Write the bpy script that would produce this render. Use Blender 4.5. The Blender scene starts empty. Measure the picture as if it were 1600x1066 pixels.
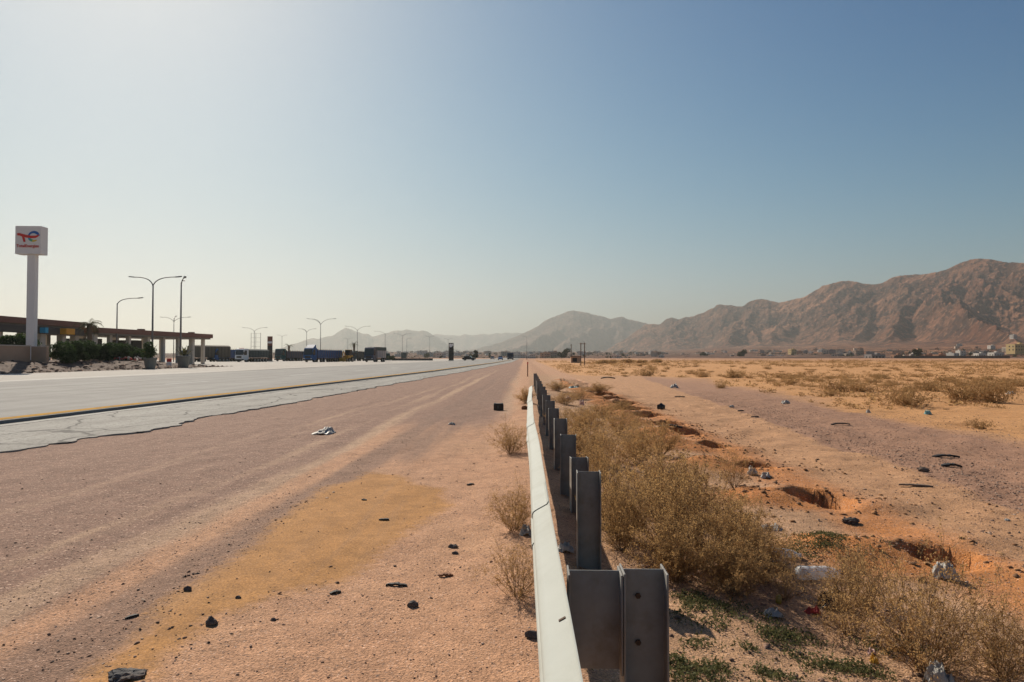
import bpy, bmesh, math, random
import numpy as np
from mathutils import Vector, Matrix, Euler

# ------------------------------------------------------------------ camera, sky, sun, exposure
SC = bpy.context.scene
COL = SC.collection
PI = math.pi
F = 1067.0                      # focal length in photo pixels (1600 wide)
CAMZ = 1.35
YAW = math.atan(20 / F)
PITCH = math.atan(24.5 / F)
cam_d = bpy.data.cameras.new('camera')
cam_d.lens = 24.0; cam_d.sensor_width = 36.0
cam_d.clip_start = 0.05; cam_d.clip_end = 60000
cam = bpy.data.objects.new('camera', cam_d); COL.objects.link(cam)
cam.location = (0, 0, CAMZ)
cam.rotation_euler = Euler((PI / 2 + PITCH, 0, YAW), 'XYZ')
SC.camera = cam
CR = cam.rotation_euler.to_matrix()

SUN_AZ = math.radians(-32)      # from +Y, negative = to the left
SUN_EL = math.radians(37)
world = bpy.data.worlds.new('World'); SC.world = world; world.use_nodes = True
wn = world.node_tree; wn.nodes.clear()
sky = wn.nodes.new('ShaderNodeTexSky'); sky.sky_type = 'NISHITA'; sky.sun_disc = False
sky.sun_elevation = SUN_EL; sky.sun_rotation = SUN_AZ
sky.air_density = 1.0; sky.dust_density = 0.4; sky.ozone_density = 1.0; sky.altitude = 0
hs = wn.nodes.new('ShaderNodeHueSaturation'); hs.inputs['Saturation'].default_value = 1.15
tint = wn.nodes.new('ShaderNodeMix'); tint.data_type = 'RGBA'; tint.blend_type = 'MULTIPLY'
tint.inputs[0].default_value = 1.0; tint.inputs[7].default_value = (0.985, 1.0, 0.945, 1)
# film-like shoulder: very bright sky near the sun rolls off, c / (1 + k c)
vm = wn.nodes.new('ShaderNodeVectorMath'); vm.operation = 'MULTIPLY_ADD'; vm.inputs[1].default_value = (0.085,)*3; vm.inputs[2].default_value = (1, 1, 1)
vd = wn.nodes.new('ShaderNodeVectorMath'); vd.operation = 'DIVIDE'
gm = wn.nodes.new('ShaderNodeGamma'); gm.inputs['Gamma'].default_value = 1.8; wn.links.new(tint.outputs[2], gm.inputs['Color'])
vs_ = wn.nodes.new('ShaderNodeVectorMath'); vs_.operation = 'MULTIPLY'; vs_.inputs[1].default_value = (0.56,)*3; wn.links.new(gm.outputs[0], vs_.inputs[0])
wn.links.new(vs_.outputs[0], vm.inputs[0]); wn.links.new(vs_.outputs[0], vd.inputs[0]); wn.links.new(vm.outputs[0], vd.inputs[1])
bg = wn.nodes.new('ShaderNodeBackground'); bg.inputs['Strength'].default_value = 0.055
wo = wn.nodes.new('ShaderNodeOutputWorld')
wn.links.new(sky.outputs[0], hs.inputs['Color']); wn.links.new(hs.outputs[0], tint.inputs[6])
wn.links.new(vd.outputs[0], bg.inputs['Color']); wn.links.new(bg.outputs[0], wo.inputs['Surface'])

sd = bpy.data.lights.new('sun', 'SUN'); sd.energy = 4.5; sd.angle = math.radians(0.55); sd.color = (1.0, 0.90, 0.76)
sun = bpy.data.objects.new('sun', sd); COL.objects.link(sun)
SDIR = Vector((math.sin(SUN_AZ) * math.cos(SUN_EL), math.cos(SUN_AZ) * math.cos(SUN_EL), math.sin(SUN_EL)))
sun.rotation_euler = SDIR.to_track_quat('Z', 'Y').to_euler()
sun.location = (0, 0, 50)

SC.view_settings.view_transform = 'Standard'; SC.view_settings.look = 'None'
SC.view_settings.exposure = 0.35; SC.view_settings.gamma = 1.0
SC.view_settings.use_curve_mapping = False
SC.render.engine = 'CYCLES'
SC.cycles.max_bounces = 6; SC.cycles.diffuse_bounces = 2; SC.cycles.glossy_bounces = 2
SC.cycles.transmission_bounces = 4; SC.cycles.volume_bounces = 1; SC.cycles.transparent_max_bounces = 8
SC.cycles.use_denoising = True
SC.cycles.caustics_reflective = False; SC.cycles.caustics_refractive = False
HAZE = 1.2e-4

# ------------------------------------------------------------------ helpers
def ray(px, py):
    return CR @ Vector(((px - 800) / F, -(py - 533) / F, -1.0))
def at_z(px, py, z=0.0):
    d = ray(px, py); t = (z - CAMZ) / d.z
    return Vector((d.x * t, d.y * t, z))
def at_y(px, py, Y):
    d = ray(px, py); t = Y / d.y
    return Vector((d.x * t, Y, CAMZ + d.z * t))

def tag(o, label=None, cat=None, group=None, kind=None):
    if label: o['label'] = label
    if cat: o['category'] = cat
    if group: o['group'] = group
    if kind: o['kind'] = kind
    return o
def thing(name, label, cat, loc=(0, 0, 0), rz=0.0, group=None):
    o = bpy.data.objects.new(name, None); COL.objects.link(o)
    o.location = loc; o.rotation_euler = (0, 0, rz); o.empty_display_size = 0.2
    return tag(o, label, cat, group)
def dup(o, parent=None):
    c = o.copy(); COL.objects.link(c)
    if parent is not None: c.parent = parent
    for ch in list(o.children): dup(ch, c)
    return c

class MB:
    """collects shapes and links them as ONE mesh object"""
    def __init__(s): s.v = []; s.f = []; s.m = []; s.cur = 0
    def add(s, vs, fs):
        b = len(s.v); s.v.extend([tuple(p) for p in vs])
        for f in fs: s.f.append([i + b for i in f]); s.m.append(s.cur)
    def box(s, x0, x1, y0, y1, z0, z1, M=None):
        vs = [Vector(p) for p in ((x0,y0,z0),(x1,y0,z0),(x1,y1,z0),(x0,y1,z0),(x0,y0,z1),(x1,y0,z1),(x1,y1,z1),(x0,y1,z1))]
        if M is not None: vs = [M @ p for p in vs]
        s.add(vs, [(0,3,2,1),(4,5,6,7),(0,1,5,4),(1,2,6,5),(2,3,7,6),(3,0,4,7)])
    def tube(s, pts, rads, n=8, cap=True):
        pts = [Vector(p) for p in pts]
        if not hasattr(rads, '__len__'): rads = [rads] * len(pts)
        vs = []; up = Vector((0, 0, 1))
        for i, p in enumerate(pts):
            d = (pts[min(i + 1, len(pts) - 1)] - pts[max(i - 1, 0)]).normalized()
            a = d.cross(up if abs(d.z) < 0.95 else Vector((1, 0, 0))).normalized(); b = d.cross(a)
            for k in range(n):
                t = 2 * PI * k / n; vs.append(p + (a * math.cos(t) + b * math.sin(t)) * rads[i])
        fs = []
        for i in range(len(pts) - 1):
            for k in range(n):
                k2 = (k + 1) % n; fs.append((i*n+k, i*n+k2, (i+1)*n+k2, (i+1)*n+k))
        if cap:
            fs.append(tuple(range(n))[::-1]); fs.append(tuple(range((len(pts)-1)*n, len(pts)*n)))
        s.add(vs, fs)
    def lathe(s, prof, n=20, c=(0, 0, 0), M=None):
        vs = []
        for r, z in prof:
            for k in range(n):
                t = 2*PI*k/n; p = Vector((c[0]+r*math.cos(t), c[1]+r*math.sin(t), c[2]+z)); vs.append(M @ p if M is not None else p)
        fs = []
        for i in range(len(prof)-1):
            for k in range(n):
                k2 = (k+1) % n; fs.append((i*n+k, i*n+k2, (i+1)*n+k2, (i+1)*n+k))
        fs.append(tuple(range(n))[::-1]); fs.append(tuple(range((len(prof)-1)*n, len(prof)*n)))
        s.add(vs, fs)
    def prism(s, poly, a0, a1, axis='x', M=None):
        """poly of 2-D points extruded along an axis"""
        def p3(p, a):
            v = Vector((a, p[0], p[1])) if axis == 'x' else (Vector((p[0], a, p[1])) if axis == 'y' else Vector((p[0], p[1], a)))
            return M @ v if M is not None else v
        n = len(poly); vs = [p3(p, a0) for p in poly] + [p3(p, a1) for p in poly]
        fs = [tuple(range(n)), tuple(range(n, 2*n))[::-1]]
        for k in range(n): fs.append((k, n+k, n+(k+1) % n, (k+1) % n))
        s.add(vs, fs)
    def blob(s, c, r, seed=0, amp=0.3, sub=2, freq=1.6, M=None):
        bm = bmesh.new(); bmesh.ops.create_icosphere(bm, subdivisions=sub, radius=1.0)
        rr = random.Random(seed); off = Vector((rr.uniform(0, 99), rr.uniform(0, 99), rr.uniform(0, 99)))
        from mathutils import noise as N
        vs = []
        for v in bm.verts:
            k = 1 + amp * N.noise(v.co * freq + off) * 2
            p = Vector((v.co.x*k*r[0], v.co.y*k*r[1], v.co.z*k*r[2]))
            if M is not None: p = M @ p
            vs.append(p + Vector(c))
        fs = [[v.index for v in f.verts] for f in bm.faces]; bm.free(); s.add(vs, fs)
    def build(s, name, mats, parent=None, smooth=False, bevel=0, recalc=True, angle=None):
        me = bpy.data.meshes.new(name)
        me.from_pydata(s.v, [], s.f)
        if not isinstance(mats, (list, tuple)): mats = [mats]
        for m in mats: me.materials.append(m)
        if len(mats) > 1: me.polygons.foreach_set('material_index', s.m)
        if recalc or bevel:
            bm = bmesh.new(); bm.from_mesh(me)
            if recalc: bmesh.ops.recalc_face_normals(bm, faces=bm.faces)
            if bevel:
                es = [e for e in bm.edges if len(e.link_faces) == 2 and e.calc_face_angle(0) > 0.5]
                bmesh.ops.bevel(bm, geom=es, offset=bevel, segments=2, profile=0.6, affect='EDGES', clamp_overlap=True)
            bm.to_mesh(me); bm.free()
        if smooth: me.polygons.foreach_set('use_smooth', [True] * len(me.polygons))
        me.update()
        o = bpy.data.objects.new(name, me); COL.objects.link(o)
        if parent is not None: o.parent = parent
        return o

# ---- numpy noise
def _h(ix, iy, seed):
    n = (ix.astype(np.int64) * 374761393 + iy.astype(np.int64) * 668265263 + seed * 974634777) & 0xFFFFFFFF
    n = ((n ^ (n >> 13)) * 1274126177) & 0xFFFFFFFF
    n = (n ^ (n >> 16)) & 0xFFFFFF
    return n / float(0xFFFFFF)
def vn(x, y, seed=0):
    ix = np.floor(x); iy = np.floor(y); fx = x - ix; fy = y - iy
    fx = fx*fx*fx*(fx*(fx*6-15)+10); fy = fy*fy*fy*(fy*(fy*6-15)+10)
    a = _h(ix, iy, seed); b = _h(ix+1, iy, seed); c = _h(ix, iy+1, seed); d = _h(ix+1, iy+1, seed)
    return (a*(1-fx)+b*fx)*(1-fy)+(c*(1-fx)+d*fx)*fy
def fbm(x, y, seed=0, oct=4, gain=0.5, lac=2.03):
    t = 0; a = 1.0; s = 0
    for i in range(oct):
        t = t + a * vn(x * lac**i + 17.3*i, y * lac**i - 9.1*i, seed + i); s += a; a *= gain
    return t / s
def ridged(x, y, seed=0, oct=5, gain=0.5, lac=2.1):
    t = 0; a = 1.0; s = 0
    for i in range(oct):
        n = 1 - np.abs(2 * vn(x * lac**i + 31.7*i, y * lac**i + 5.3*i, seed + i) - 1)
        t = t + a * n * n; s += a; a *= gain
    return t / s
def sst(a, b, x):
    t = np.clip((x - a) / (b - a), 0, 1); return t * t * (3 - 2 * t)

# ------------------------------------------------------------------ materials
class NT:
    def __init__(s, name):
        s.m = bpy.data.materials.new(name); s.m.use_nodes = True; s.t = s.m.node_tree; s.t.nodes.clear()
        s.out = s.t.nodes.new('ShaderNodeOutputMaterial'); s.bs = s.t.nodes.new('ShaderNodeBsdfPrincipled')
        s.t.links.new(s.bs.outputs[0], s.out.inputs['Surface'])
        s.pos = s.t.nodes.new('ShaderNodeNewGeometry').outputs['Position']
        s.obj = s.t.nodes.new('ShaderNodeTexCoord').outputs['Object']
    def link(s, a, b): s.t.links.new(a, b)
    def noise(s, scale, detail=4, rough=0.55, vec=None, dist=0.0):
        n = s.t.nodes.new('ShaderNodeTexNoise'); n.inputs['Scale'].default_value = scale
        n.inputs['Detail'].default_value = detail; n.inputs['Roughness'].default_value = rough
        n.inputs['Distortion'].default_value = dist
        s.link(vec if vec is not None else s.obj, n.inputs['Vector']); return n.outputs['Fac']
    def vor(s, scale, vec=None, out='Color', feat='F1'):
        n = s.t.nodes.new('ShaderNodeTexVoronoi'); n.inputs['Scale'].default_value = scale; n.feature = feat
        s.link(vec if vec is not None else s.obj, n.inputs['Vector']); return n.outputs[out]
    def mapping(s, vec, scale):
        n = s.t.nodes.new('ShaderNodeMapping'); n.inputs['Scale'].default_value = scale
        s.link(vec, n.inputs['Vector']); return n.outputs[0]
    def math(s, op, a, b=None, c=None):
        n = s.t.nodes.new('ShaderNodeMath'); n.operation = op
        for i, x in enumerate((a, b, c)):
            if x is None: continue
            if isinstance(x, (int, float)): n.inputs[i].default_value = x
            else: s.link(x, n.inputs[i])
        return n.outputs[0]
    def ramp(s, fac, a, b, lo=0.0, hi=1.0):
        n = s.t.nodes.new('ShaderNodeMapRange'); n.interpolation_type = 'SMOOTHSTEP'
        for k, x in (('From Min', a), ('From Max', b), ('To Min', lo), ('To Max', hi)): n.inputs[k].default_value = x
        s.link(fac, n.inputs['Value']); return n.outputs[0]
    def mix(s, fac, a, b, blend='MIX'):
        n = s.t.nodes.new('ShaderNodeMix'); n.data_type = 'RGBA'; n.blend_type = blend
        for k, x in ((0, fac), (6, a), (7, b)):
            if isinstance(x, (int, float)): n.inputs[k].default_value = x
            elif isinstance(x, tuple): n.inputs[k].default_value = (x[0], x[1], x[2], 1)
            else: s.link(x, n.inputs[k])
        return n.outputs[2]
    def attr(s, name):
        n = s.t.nodes.new('ShaderNodeAttribute'); n.attribute_name = name
        sp = s.t.nodes.new('ShaderNodeSeparateColor'); s.link(n.outputs['Color'], sp.inputs[0]); return sp.outputs
    def sep(s, vec):
        n = s.t.nodes.new('ShaderNodeSeparateXYZ'); s.link(vec, n.inputs[0]); return n.outputs
    def rand(s):
        return s.t.nodes.new('ShaderNodeObjectInfo').outputs['Random']
    def grey(s, col):
        n = s.t.nodes.new('ShaderNodeRGBToBW'); s.link(col, n.inputs[0]); return n.outputs[0]
    def bump(s, h, strength=0.5, dist=0.02):
        n = s.t.nodes.new('ShaderNodeBump'); n.inputs['Strength'].default_value = strength; n.inputs['Distance'].default_value = dist
        s.link(h, n.inputs['Height']); s.link(n.outputs[0], s.bs.inputs['Normal'])
    def color(s, c):
        if isinstance(c, tuple): s.bs.inputs['Base Color'].default_value = (c[0], c[1], c[2], 1)
        else: s.link(c, s.bs.inputs['Base Color'])
    def set(s, rough=0.8, metal=0.0, spec=0.3, **k):
        s.bs.inputs['Roughness'].default_value = rough; s.bs.inputs['Metallic'].default_value = metal
        s.bs.inputs['Specular IOR Level'].default_value = spec
        for kk, v in k.items(): s.bs.inputs[kk.replace('_', ' ')].default_value = v
        return s.m

def simple(name, c, rough=0.7, metal=0.0, var=0.25, scale=6.0, spec=0.3, bump=0.0, bscale=40.0, dirt=None, dirt_amt=0.4, **k):
    t = NT(name)
    f = t.noise(scale, 5, 0.6)
    col = t.mix(f, tuple(x*(1-var) for x in c), tuple(min(1, x*(1+var)) for x in c))
    if dirt: col = t.mix(t.ramp(t.noise(scale*0.6, 6, 0.65), 0.45, 0.75, 0, dirt_amt), col, dirt)
    t.color(col)
    if bump: t.bump(t.noise(bscale, 4), bump, 0.01)
    return t.set(rough, metal, spec, **k)

M = {}
M['galv'] = simple('galvanised_steel', (0.27, 0.26, 0.24), 0.7, 0.15, 0.35, 9, 0.35, dirt=(0.17, 0.125, 0.085), dirt_amt=0.7)
M['beam'] = simple('weathered_zinc_beam', (0.46, 0.475, 0.43), 0.75, 0.0, 0.08, 5, 0.2, dirt=(0.36, 0.355, 0.30), dirt_amt=0.5)
M['galv_edge'] = simple('cut_steel_edge', (0.35, 0.33, 0.30), 0.55, 0.5, 0.2, 20)
M['bolt'] = simple('rusty_bolt', (0.09, 0.055, 0.035), 0.8, 0.3, 0.3, 30)
M['pole'] = simple('lamp_pole_steel', (0.22, 0.21, 0.21), 0.6, 0.3, 0.15, 4)
M['lamp'] = simple('lamp_head_grey', (0.25, 0.25, 0.25), 0.5, 0.2, 0.1, 4)
M['lamp_glass'] = simple('lamp_glass', (0.45, 0.45, 0.43), 0.2, 0.0, 0.05, 4)
M['white'] = simple('sign_white', (0.78, 0.76, 0.75), 0.5, 0, 0.06, 1.5)
M['red'] = simple('sign_red', (0.60, 0.04, 0.03), 0.5, 0, 0.06, 2)
M['blue'] = simple('sign_blue', (0.02, 0.12, 0.42), 0.5, 0, 0.06, 2)
M['cyan'] = simple('sign_cyan', (0.05, 0.38, 0.60), 0.5, 0, 0.06, 2)
M['green'] = simple('sign_green', (0.10, 0.42, 0.22), 0.5, 0, 0.06, 2)
M['yellow'] = simple('sign_yellow', (0.72, 0.52, 0.04), 0.5, 0, 0.06, 2)
M['orange'] = simple('sign_orange', (0.80, 0.36, 0.03), 0.5, 0, 0.06, 2)
M['canopy'] = simple('canopy_fascia_brown', (0.20, 0.085, 0.06), 0.6, 0, 0.12, 1)
M['soffit'] = simple('canopy_soffit', (0.22, 0.19, 0.17), 0.8, 0, 0.1, 1)
M['column'] = simple('column_stucco', (0.58, 0.50, 0.42), 0.85, 0, 0.12, 1, bump=0.1)
M['stucco'] = simple('tan_stucco', (0.46, 0.31, 0.22), 0.9, 0, 0.15, 0.8, bump=0.2, dirt=(0.25, 0.17, 0.12))
M['plaster'] = simple('pale_plaster', (0.62, 0.56, 0.48), 0.9, 0, 0.12, 0.5)
M['dark_glass'] = simple('dark_glass', (0.02, 0.025, 0.03), 0.12, 0, 0.2, 2, 0.5)
M['tyre'] = simple('tyre_rubber', (0.018, 0.017, 0.016), 0.85, 0, 0.3, 8)
M['rim'] = simple('wheel_rim', (0.28, 0.27, 0.26), 0.5, 0.5, 0.2, 5)
M['chassis'] = simple('chassis_black', (0.03, 0.03, 0.03), 0.7, 0.2, 0.3, 3, dirt=(0.15, 0.11, 0.08))
M['truck_blue'] = simple('truck_blue_paint', (0.012, 0.085, 0.25), 0.55, 0, 0.15, 2, 0.25, dirt=(0.14, 0.12, 0.10), dirt_amt=0.25)
M['truck_navy'] = simple('truck_navy_paint', (0.012, 0.025, 0.07), 0.35, 0, 0.15, 2, 0.5, dirt=(0.14, 0.12, 0.10), dirt_amt=0.25)
M['truck_white'] = simple('truck_white_paint', (0.66, 0.66, 0.66), 0.35, 0, 0.06, 2, 0.5, dirt=(0.4, 0.33, 0.26), dirt_amt=0.3)
M['truck_teal'] = simple('tarpaulin_teal', (0.03, 0.085, 0.08), 0.8, 0, 0.2, 2)
M['tarp_brown'] = simple('tarpaulin_brown', (0.12, 0.095, 0.07), 0.85, 0, 0.2, 2)
M['tarp_grey'] = simple('tarpaulin_grey', (0.075, 0.088, 0.082), 0.85, 0, 0.2, 2)
M['cargo_pale'] = simple('cargo_side_pale', (0.45, 0.38, 0.36), 0.7, 0, 0.1, 2)
M['machine_yellow'] = simple('machine_yellow_paint', (0.55, 0.28, 0.03), 0.5, 0, 0.15, 2)
M['headlight'] = simple('headlight_lens', (0.6, 0.6, 0.58), 0.15, 0, 0.05, 3)
M['tail'] = simple('tail_lamp', (0.35, 0.02, 0.02), 0.3, 0, 0.05, 3)
M['bark'] = simple('bark', (0.16, 0.11, 0.075), 0.9, 0, 0.3, 5, bump=0.4)
M['planter'] = simple('planter_concrete', (0.20, 0.20, 0.18), 0.85, 0, 0.2, 3, bump=0.2)
M['dark_wall'] = simple('dark_block', (0.10, 0.085, 0.075), 0.9, 0, 0.2, 0.8)
M['rubber'] = simple('torn_rubber', (0.022, 0.021, 0.021), 0.7, 0, 0.4, 25, bump=0.5, bscale=60)
M['asphalt_lump'] = simple('asphalt_lump', (0.095, 0.09, 0.088), 0.9, 0, 0.6, 30, bump=0.8, bscale=70, dirt=(.26, .18, .13), dirt_amt=.6)
M['rust'] = simple('rusty_scrap', (0.20, 0.09, 0.045), 0.85, 0, 0.4, 20, bump=0.4)
M['plastic_white'] = simple('white_plastic_bag', (0.60, 0.57, 0.52), 0.45, 0, 0.08, 8, 0.4, bump=0.3, bscale=30)
_p = M['plastic_white'].node_tree; _tr = _p.nodes.new('ShaderNodeBsdfTranslucent'); _tr.inputs['Color'].default_value = (.62, .6, .56, 1); _mx = _p.nodes.new('ShaderNodeMixShader'); _mx.inputs[0].default_value = .4
_b = next(n for n in _p.nodes if n.type == 'BSDF_PRINCIPLED'); _o = next(n for n in _p.nodes if n.type == 'OUTPUT_MATERIAL'); _p.links.new(_b.outputs[0], _mx.inputs[1]); _p.links.new(_tr.outputs[0], _mx.inputs[2]); _p.links.new(_mx.outputs[0], _o.inputs['Surface'])
M['plastic_pink'] = simple('pinkish_plastic', (0.62, 0.40, 0.36), 0.5, 0, 0.1, 8)
M['plastic_teal'] = simple('teal_plastic', (0.22, 0.42, 0.40), 0.5, 0, 0.1, 8)
M['plastic_black'] = simple('black_plastic', (0.012, 0.012, 0.013), 0.35, 0, 0.2, 8, 0.5)
M['plastic_red'] = simple('red_wrapper', (0.40, 0.05, 0.04), 0.5, 0, 0.1, 8)
M['plastic_yellow'] = simple('yellow_wrapper', (0.72, 0.40, 0.05), 0.5, 0, 0.1, 8)
M['cardboard'] = simple('cardboard', (0.30, 0.19, 0.11), 0.9, 0, 0.15, 8)
M['wood'] = simple('grey_driftwood', (0.15, 0.11, 0.085), 0.9, 0, 0.3, 14, bump=0.5)
M['cloth'] = simple('grey_cloth', (0.30, 0.28, 0.26), 0.9, 0, 0.3, 10)
M['petal'] = simple('red_white_litter', (0.55, 0.12, 0.10), 0.7, 0, 0.3, 3)
def clear_plastic():
    t = NT('clear_plastic'); t.color(t.mix(t.noise(9, 3), (0.75, 0.80, 0.84), (0.88, 0.9, 0.92)))
    t.bump(t.noise(14, 3), 0.5, 0.01)
    return t.set(0.18, 0, 0.5, Alpha=0.55)
M['clear'] = clear_plastic()

def foliage(name, a, b, scale=4.0, rough=0.75, trans=0.25):
    t = NT(name)
    f = t.math('ADD', t.math('MULTIPLY', t.noise(scale, 3), 0.75), t.math('MULTIPLY', t.noise(scale * 9, 2), 0.4))
    f = t.math('ADD', f, t.math('MULTIPLY', t.math('SUBTRACT', t.rand(), 0.5), 0.3))
    t.color(t.mix(t.ramp(f, 0.32, 0.82), a, b))
    m = t.set(rough, 0, 0.15)
    tr = t.t.nodes.new('ShaderNodeBsdfTranslucent'); tr.inputs['Color'].default_value = (*[min(1, x*1.3) for x in b], 1)
    mx = t.t.nodes.new('ShaderNodeMixShader'); mx.inputs[0].default_value = trans
    t.link(t.bs.outputs[0], mx.inputs[1]); t.link(tr.outputs[0], mx.inputs[2]); t.link(mx.outputs[0], t.out.inputs['Surface'])
    return m
M['dry_leaf'] = foliage('dry_shrub', (0.13, 0.07, 0.027), (0.54, 0.335, 0.145), 4.5, trans=0.4)
M['dry_far'] = foliage('dry_shrub_field', (0.20, 0.115, 0.045), (0.40, 0.25, 0.115), 2.0, trans=0.4)
M['dry_stem'] = simple('dry_stem', (0.26, 0.165, 0.085), 0.85, 0, 0.35, 12)
M['weed'] = foliage('green_weed', (0.05, 0.06, 0.024), (0.15, 0.145, 0.06), 9, trans=0.25)
M['hedge'] = foliage('hedge_leaf', (0.012, 0.026, 0.010), (0.05, 0.085, 0.025), 2.5, trans=0.2)
M['palm'] = foliage('palm_leaf', (0.035, 0.04, 0.015), (0.12, 0.11, 0.045), 2, trans=0.2)
M['tree_far'] = foliage('far_tree_leaf', (0.02, 0.03, 0.015), (0.06, 0.07, 0.03), 0.4, trans=0.1)

def ground_material():
    t = NT('desert_ground')
    za = t.attr('za'); zb = t.attr('zb'); zc = t.attr('zc')
    nL = t.noise(0.35, 5, 0.6, t.pos); nM = t.noise(2.2, 6, 0.62, t.pos); nS = t.noise(16, 5, 0.65, t.pos); nF = t.noise(85, 3, 0.6, t.pos)
    nT = t.noise(1.0, 6, 0.62, t.mapping(t.pos, (3.2, 0.16, 1)))      # streaks along the driving direction
    def msk(a, soft=0.22, n=None, k=0.55):
        w = t.math('ADD', a, t.math('MULTIPLY', t.math('SUBTRACT', n if n is not None else t.math('MULTIPLY', t.math('ADD', nM, nS), 0.5), 0.5), k))
        return t.ramp(w, 0.5 - soft, 0.5 + soft)
    c = t.mix(nM, (0.39, 0.23, 0.15), (0.51, 0.325, 0.22))                       # pinkish tan gravel
    c = t.mix(t.ramp(nL, 0.45, 0.7, 0, 0.5), c, (0.45, 0.30, 0.19))
    pink = t.mix(nT, (0.195, 0.122, 0.098), (0.31, 0.212, 0.172))
    c = t.mix(msk(za[0], 0.25, nT, 0.5), c, pink)
    c = t.mix(t.math('MULTIPLY', msk(za[2], 0.3, nT, 1.2), 0.85), c, t.mix(nS, (0.40, 0.29, 0.21), (0.52, 0.39, 0.29)))   # pale dusty ruts
    c = t.mix(t.math('MULTIPLY', msk(zb[0], 0.3, nT, 1.0), 0.8), c, t.mix(nS, (0.16, 0.108, 0.09), (0.27, 0.185, 0.15)))   # dark gravel windrow
    sandc = t.mix(nM, (0.31, 0.165, 0.060), (0.43, 0.242, 0.095))
    sandc = t.mix(t.ramp(nT, 0.5, 0.72, 0, 0.45), sandc, (0.27, 0.18, 0.12))
    c = t.mix(msk(za[1], 0.2, None, 1.2), c, sandc)                                # ochre sand patch
    soil = t.mix(nM, (0.37, 0.235, 0.15), (0.50, 0.34, 0.225))
    c = t.mix(msk(zc[0], 0.25), c, soil)
    c = t.mix(msk(zc[2], 0.3), c, t.mix(nM, (0.39, 0.23, 0.135), (0.50, 0.315, 0.19)))  # track on the right
    c = t.mix(t.math('MULTIPLY', msk(zc[1], 0.25, None, 0.9), 0.8), c, t.mix(nS, (0.22, 0.132, 0.102), (0.38, 0.243, 0.185)))  # coarse gravel strip
    des = t.mix(nL, (0.46, 0.25, 0.11), (0.60, 0.36, 0.175))
    des = t.mix(t.ramp(nM, 0.5, 0.75, 0, 0.5), des, (0.36, 0.19, 0.09))
    c = t.mix(msk(zb[2], 0.25), c, des)
    c = t.mix(msk(zb[1], 0.2, None, 0.6), c, t.mix(nM, (0.40, 0.165, 0.055), (0.54, 0.26, 0.10)))     # orange spoil
    # the plain far away turns pinkish
    y = t.sep(t.pos)[1]
    c = t.mix(t.ramp(y, 130, 420, 0, 0.85), c, t.mix(t.noise(0.012, 5, 0.6, t.pos), (0.30, 0.165, 0.105), (0.42, 0.245, 0.155)))
    # grains: dark and pale pebbles of two sizes
    def grains(scale, lo, hi, dark, col):
        v = t.vor(scale, t.pos, 'Color'); g = t.sep(v)[0]; d = t.vor(scale, t.pos, 'Distance')
        m = t.math('MULTIPLY', t.ramp(g, lo, hi), t.ramp(d, 0.42, 0.3))
        return t.mix(t.math('MULTIPLY', m, dark), c, col)
    nosand = t.ramp(za[1], 0.6, 0.3, 0.25, 1.0)
    c = grains(38, 0.80, 0.90, t.math('MULTIPLY', nosand, 0.65), (0.14, 0.095, 0.08))
    c = grains(71, 0.78, 0.9, t.math('MULTIPLY', nosand, 0.7), (0.60, 0.46, 0.40))
    c = grains(33, 0.72, 0.86, t.math('MULTIPLY', za[0], 0.75), (0.56, 0.43, 0.37))
    c = grains(52, 0.6, 0.75, t.math('MULTIPLY', za[0], 0.6), (0.15, 0.095, 0.08))
    c = grains(110, 0.58, 0.72, t.math('MULTIPLY', nosand, 0.75), (0.17, 0.11, 0.09))
    c = t.mix(1.0, c, t.ramp(nF, 0.3, 0.7, 0.70, 1.27), 'MULTIPLY')
    c = t.mix(1.0, c, t.ramp(t.noise(5.5, 6, .7, t.pos), 0.35, 0.65, 0.86, 1.10), 'MULTIPLY')
    c = t.mix(1.0, c, (1.09, 0.97, 0.835), 'MULTIPLY')
    t.color(c)
    h = t.math('ADD', t.math('MULTIPLY', nS, 0.9), t.math('MULTIPLY', nF, 0.5))
    h = t.math('ADD', h, t.math('MULTIPLY', t.ramp(t.vor(60, t.pos, 'Distance'), 0.0, 0.4, 1, 0), 0.25))
    n = t.t.nodes.new('ShaderNodeBump'); n.inputs['Distance'].default_value = 0.022
    t.link(t.ramp(za[1], 0.7, 0.3, 0.25, 0.75), n.inputs['Strength'])
    t.link(h, n.inputs['Height']); t.link(n.outputs[0], t.bs.inputs['Normal'])
    return t.set(0.9, 0, 0.2)
M['ground'] = ground_material()

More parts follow.
